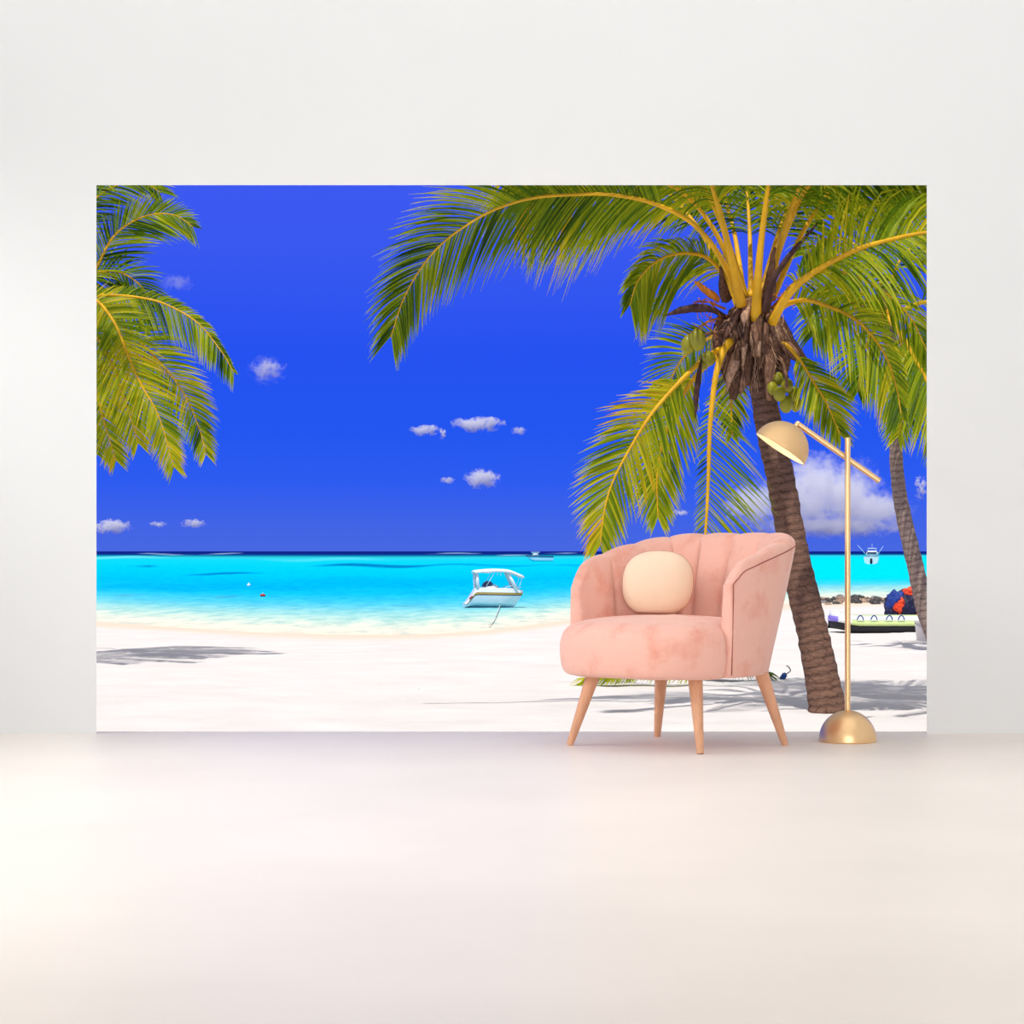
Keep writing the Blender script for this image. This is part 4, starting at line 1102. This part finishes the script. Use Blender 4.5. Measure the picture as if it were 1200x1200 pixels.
# ================================================================== CLOUDS (volumes far out over the sea)
DC = 7000.0
def cloud(px, py, w, h, label, dens=1.0, puffs=None, thr=0.42, nscale=5.0, seed=0.0):
    dc = DC * (1 + .012 * seed); c = P(px, py, dc); k = dc / F
    rx, rz = w * k / 2, h * k / 2
    ry = min(rx, rz * 2.0)
    m = bpy.data.materials.new('cloud_vapour'); m.use_nodes = True; nt = m.node_tree
    nt.nodes.remove(nt.nodes['Principled BSDF'])
    out = nt.nodes['Material Output']
    tc = N(nt, 'ShaderNodeTexCoord')
    mp = N(nt, 'ShaderNodeMapping'); mp.inputs['Location'].default_value = (seed, seed * .7, 0)
    nt.links.new(tc.outputs['Object'], mp.inputs['Vector'])
    nz = N(nt, 'ShaderNodeTexNoise', Scale=(nscale if puffs else nscale * .62) / max(rx, rz), Detail=6.0, Roughness=0.62, Distortion=0.9)
    nt.links.new(mp.outputs[0], nz.inputs['Vector'])
    acc = None
    for (qx, qz, qr, qs) in (puffs or [(0, 0, 1, 1)]):
        m2_ = N(nt, 'ShaderNodeVectorMath', operation='SUBTRACT'); nt.links.new(tc.outputs['Object'], m2_.inputs[0]); m2_.inputs[1].default_value = (qx * rx, 0, qz * rz)
        m3_ = N(nt, 'ShaderNodeVectorMath', operation='MULTIPLY'); nt.links.new(m2_.outputs[0], m3_.inputs[0]); m3_.inputs[1].default_value = (1 / (rx * qr), 1 / (ry * max(qr, .6)), 1 / (rz * qs))
        ln = N(nt, 'ShaderNodeVectorMath', operation='LENGTH'); nt.links.new(m3_.outputs[0], ln.inputs[0])
        iv = N(nt, 'ShaderNodeMath', operation='SUBTRACT'); iv.inputs[0].default_value = 1.0; nt.links.new(ln.outputs['Value'], iv.inputs[1])
        if acc is None: acc = iv
        else:
            mx = N(nt, 'ShaderNodeMath', operation='MAXIMUM'); nt.links.new(acc.outputs[0], mx.inputs[0]); nt.links.new(iv.outputs[0], mx.inputs[1]); acc = mx
    # density = (noise + 0.55*falloff - thr) * gain
    con = N(nt, 'ShaderNodeMath', operation='MULTIPLY_ADD'); con.inputs[1].default_value = 3.2; con.inputs[2].default_value = -1.15
    nt.links.new(nz.outputs['Fac'], con.inputs[0])
    ad = N(nt, 'ShaderNodeMath', operation='MULTIPLY_ADD'); ad.inputs[1].default_value = 0.8
    nt.links.new(acc.outputs[0], ad.inputs[0]); nt.links.new(con.outputs[0], ad.inputs[2])
    sb = N(nt, 'ShaderNodeMath', operation='SUBTRACT'); nt.links.new(ad.outputs[0], sb.inputs[0]); sb.inputs[1].default_value = thr + (0.22 if puffs else 0.30)
    gain = N(nt, 'ShaderNodeMath', operation='MULTIPLY'); nt.links.new(sb.outputs[0], gain.inputs[0]); gain.inputs[1].default_value = dens * 9.0 / ry
    cl = N(nt, 'ShaderNodeMath', operation='MAXIMUM'); nt.links.new(gain.outputs[0], cl.inputs[0]); cl.inputs[1].default_value = 0.0
    vs = N(nt, 'ShaderNodeVolumeScatter'); vs.inputs['Color'].default_value = (1, 1, 1, 1); vs.inputs['Anisotropy'].default_value = -0.2
    nt.links.new(cl.outputs[0], vs.inputs['Density']); nt.links.new(vs.outputs[0], out.inputs['Volume'])
    bm = bmesh.new(); bmesh.ops.create_icosphere(bm, subdivisions=3, radius=1.0)
    for v in bm.verts:
        v.co = V((v.co.x * rx * 1.12, v.co.y * ry * 1.12, v.co.z * rz * 1.12))
    o = obj('cloud', bm, m); o.location = c
    return tag(o, label, 'cloud')
BIG = [(-.05, .30, .30, .62), (.22, .12, .32, .6), (-.3, .05, .28, .5), (.38, -.2, .36, .45), (-.12, -.1, .45, .55), (-.72, -.15, .22, .42), (.1, -.62, .75, .22), (.62, -.3, .25, .3)]
cloud(962, 584, 226, 104, 'large white cumulus cloud low over the sea behind the leaning palm', .9, BIG, .22, 8.0, 3.0)
cloud(313, 433, 44, 36, 'small round wispy cloud alone in the blue sky right of the left palm', .45, None, .44, 4.5, 11.0)
cloud(560, 497, 62, 19, 'elongated white cloud, largest of the small group above the speedboat', 1.0, None, .36, 4.5, 5.0)
cloud(498, 504, 36, 14, 'short flat cloudlet at the left end of the small cloud group', .9, None, .38, 4.0, 8.0)
cloud(519, 508, 8, 14, 'tiny upright cloud speck between two flat cloudlets', .9, None, .38, 3.0, 15.0)
cloud(608, 505, 18, 10, 'faint tiny cloud at the right end of the small cloud group', .6, None, .38, 3.0, 17.0)
cloud(565, 561, 42, 24, 'ragged white cloud directly above the speedboat canopy', 1.0, None, .36, 4.0, 21.0)
cloud(524, 563, 20, 8, 'thin cloud wisp beside the ragged cloud above the speedboat', .7, None, .38, 3.0, 23.0)
cloud(131, 617, 46, 18, 'low flat white cloud above the horizon below the left palm', .9, None, .36, 4.5, 27.0)
cloud(185, 614.5, 26, 7, 'very thin streak of cloud near the horizon', .6, None, .36, 3.0, 29.0)
cloud(227, 613.5, 30, 11, 'little low cloud right of the thin streak near the horizon', .7, None, .38, 4.0, 31.0)
cloud(797, 601, 24, 7, 'thin flat cloud between hanging fronds, above the armchair back', .8, None, .36, 3.0, 33.0)
cloud(1079, 571, 14, 34, 'small cloud right of the slim palm trunk', .7, None, .40, 4.0, 35.0)
cloud(207, 331, 44, 22, 'faint wispy cloud next to the upper left palm fronds', .13, None, .42, 5.0, 37.0)

# ================================================================== SKY, SUN, ADDED ROOM FILL LIGHTS
w = bpy.data.worlds.new('sky'); S.world = w; w.use_nodes = True
nt = w.node_tree; bg = nt.nodes['Background']
tc = N(nt, 'ShaderNodeTexCoord'); sx = N(nt, 'ShaderNodeSeparateXYZ')
nt.links.new(tc.outputs['Generated'], sx.inputs[0])
sky = ramp(nt, [(0.0, rgb(72, 104, 226)), (0.012, rgb(66, 100, 230)), (0.03, rgb(46, 92, 240)), (0.056, rgb(34, 86, 240)), (0.09, rgb(38, 82, 240)), (0.132, rgb(56, 88, 240)), (0.17, rgb(62, 90, 240)), (0.24, rgb(84, 108, 234)), (0.40, (0.42, 0.43, 0.48, 1)), (1.0, (0.44, 0.45, 0.48, 1))], sx.outputs['Z'])  # unseen upper sky made pale grey to keep the ambient light neutral
nt.links.new(sky.outputs[0], bg.inputs['Color']); bg.inputs['Strength'].default_value = 1.0
def light(name, kind, energy, loc, rot, **kw):
    l = bpy.data.lights.new(name, kind); l.energy = energy
    for k, v in kw.items(): setattr(l, k, v)
    o = bpy.data.objects.new(name, l); C.objects.link(o); o.location = loc; o.rotation_euler = rot
    return o
sd = V((0.12, 0.40, -0.92)).normalized()            # direction in which sunlight travels
sun = light('sun', 'SUN', 3.35, (0, 0, 30), (0, 0, 0), angle=math.radians(0.6), color=(1.0, 0.96, 0.91))
sun.rotation_euler = sd.to_track_quat('-Z', 'Y').to_euler()
light('added_ceiling_fill', 'AREA', 56, (0, 6.1, RH - .03), (0, 0, 0), shape='RECTANGLE', size=5.6, size_y=4.6, color=(0.98, 1, 1))  # added overhead fill for the room, not a lamp of the place
light('added_left_fill', 'AREA', 60, (-RX + .03, 5.9, 1.5), (0, -PI / 2 + .5, 0), shape='RECTANGLE', size=1.8, size_y=5.0, color=(1, 1, 1), spread=math.radians(90))  # added fill from the left, no window there; brightens that side of the floor
light('added_rear_fill', 'AREA', 360, (0, RY0 + .05, 1.9), (PI / 2, 0, 0), shape='RECTANGLE', size=5.6, size_y=2.6, color=(1, 1, 1))  # added fill behind the camera, no window there; lights the back wall evenly

cam = bpy.data.cameras.new('camera'); co = bpy.data.objects.new('camera', cam); C.objects.link(co)
co.location = (0, 0, EYE); co.rotation_euler = (PI / 2, 0, 0)
cam.sensor_fit = 'HORIZONTAL'; cam.sensor_width = 36; cam.lens = 36 * F / 1200
cam.shift_y = (HZ - 600) / 1200; cam.clip_start = 0.05; cam.clip_end = 200000
S.camera = co
S.view_settings.view_transform = 'Standard'; S.view_settings.look = 'None'
S.view_settings.exposure = 0.0; S.view_settings.gamma = 1.0; S.view_settings.use_curve_mapping = False
try:
    S.cycles.volume_bounces = 24; S.cycles.max_bounces = 24; S.cycles.transparent_max_bounces = 16
except Exception: pass
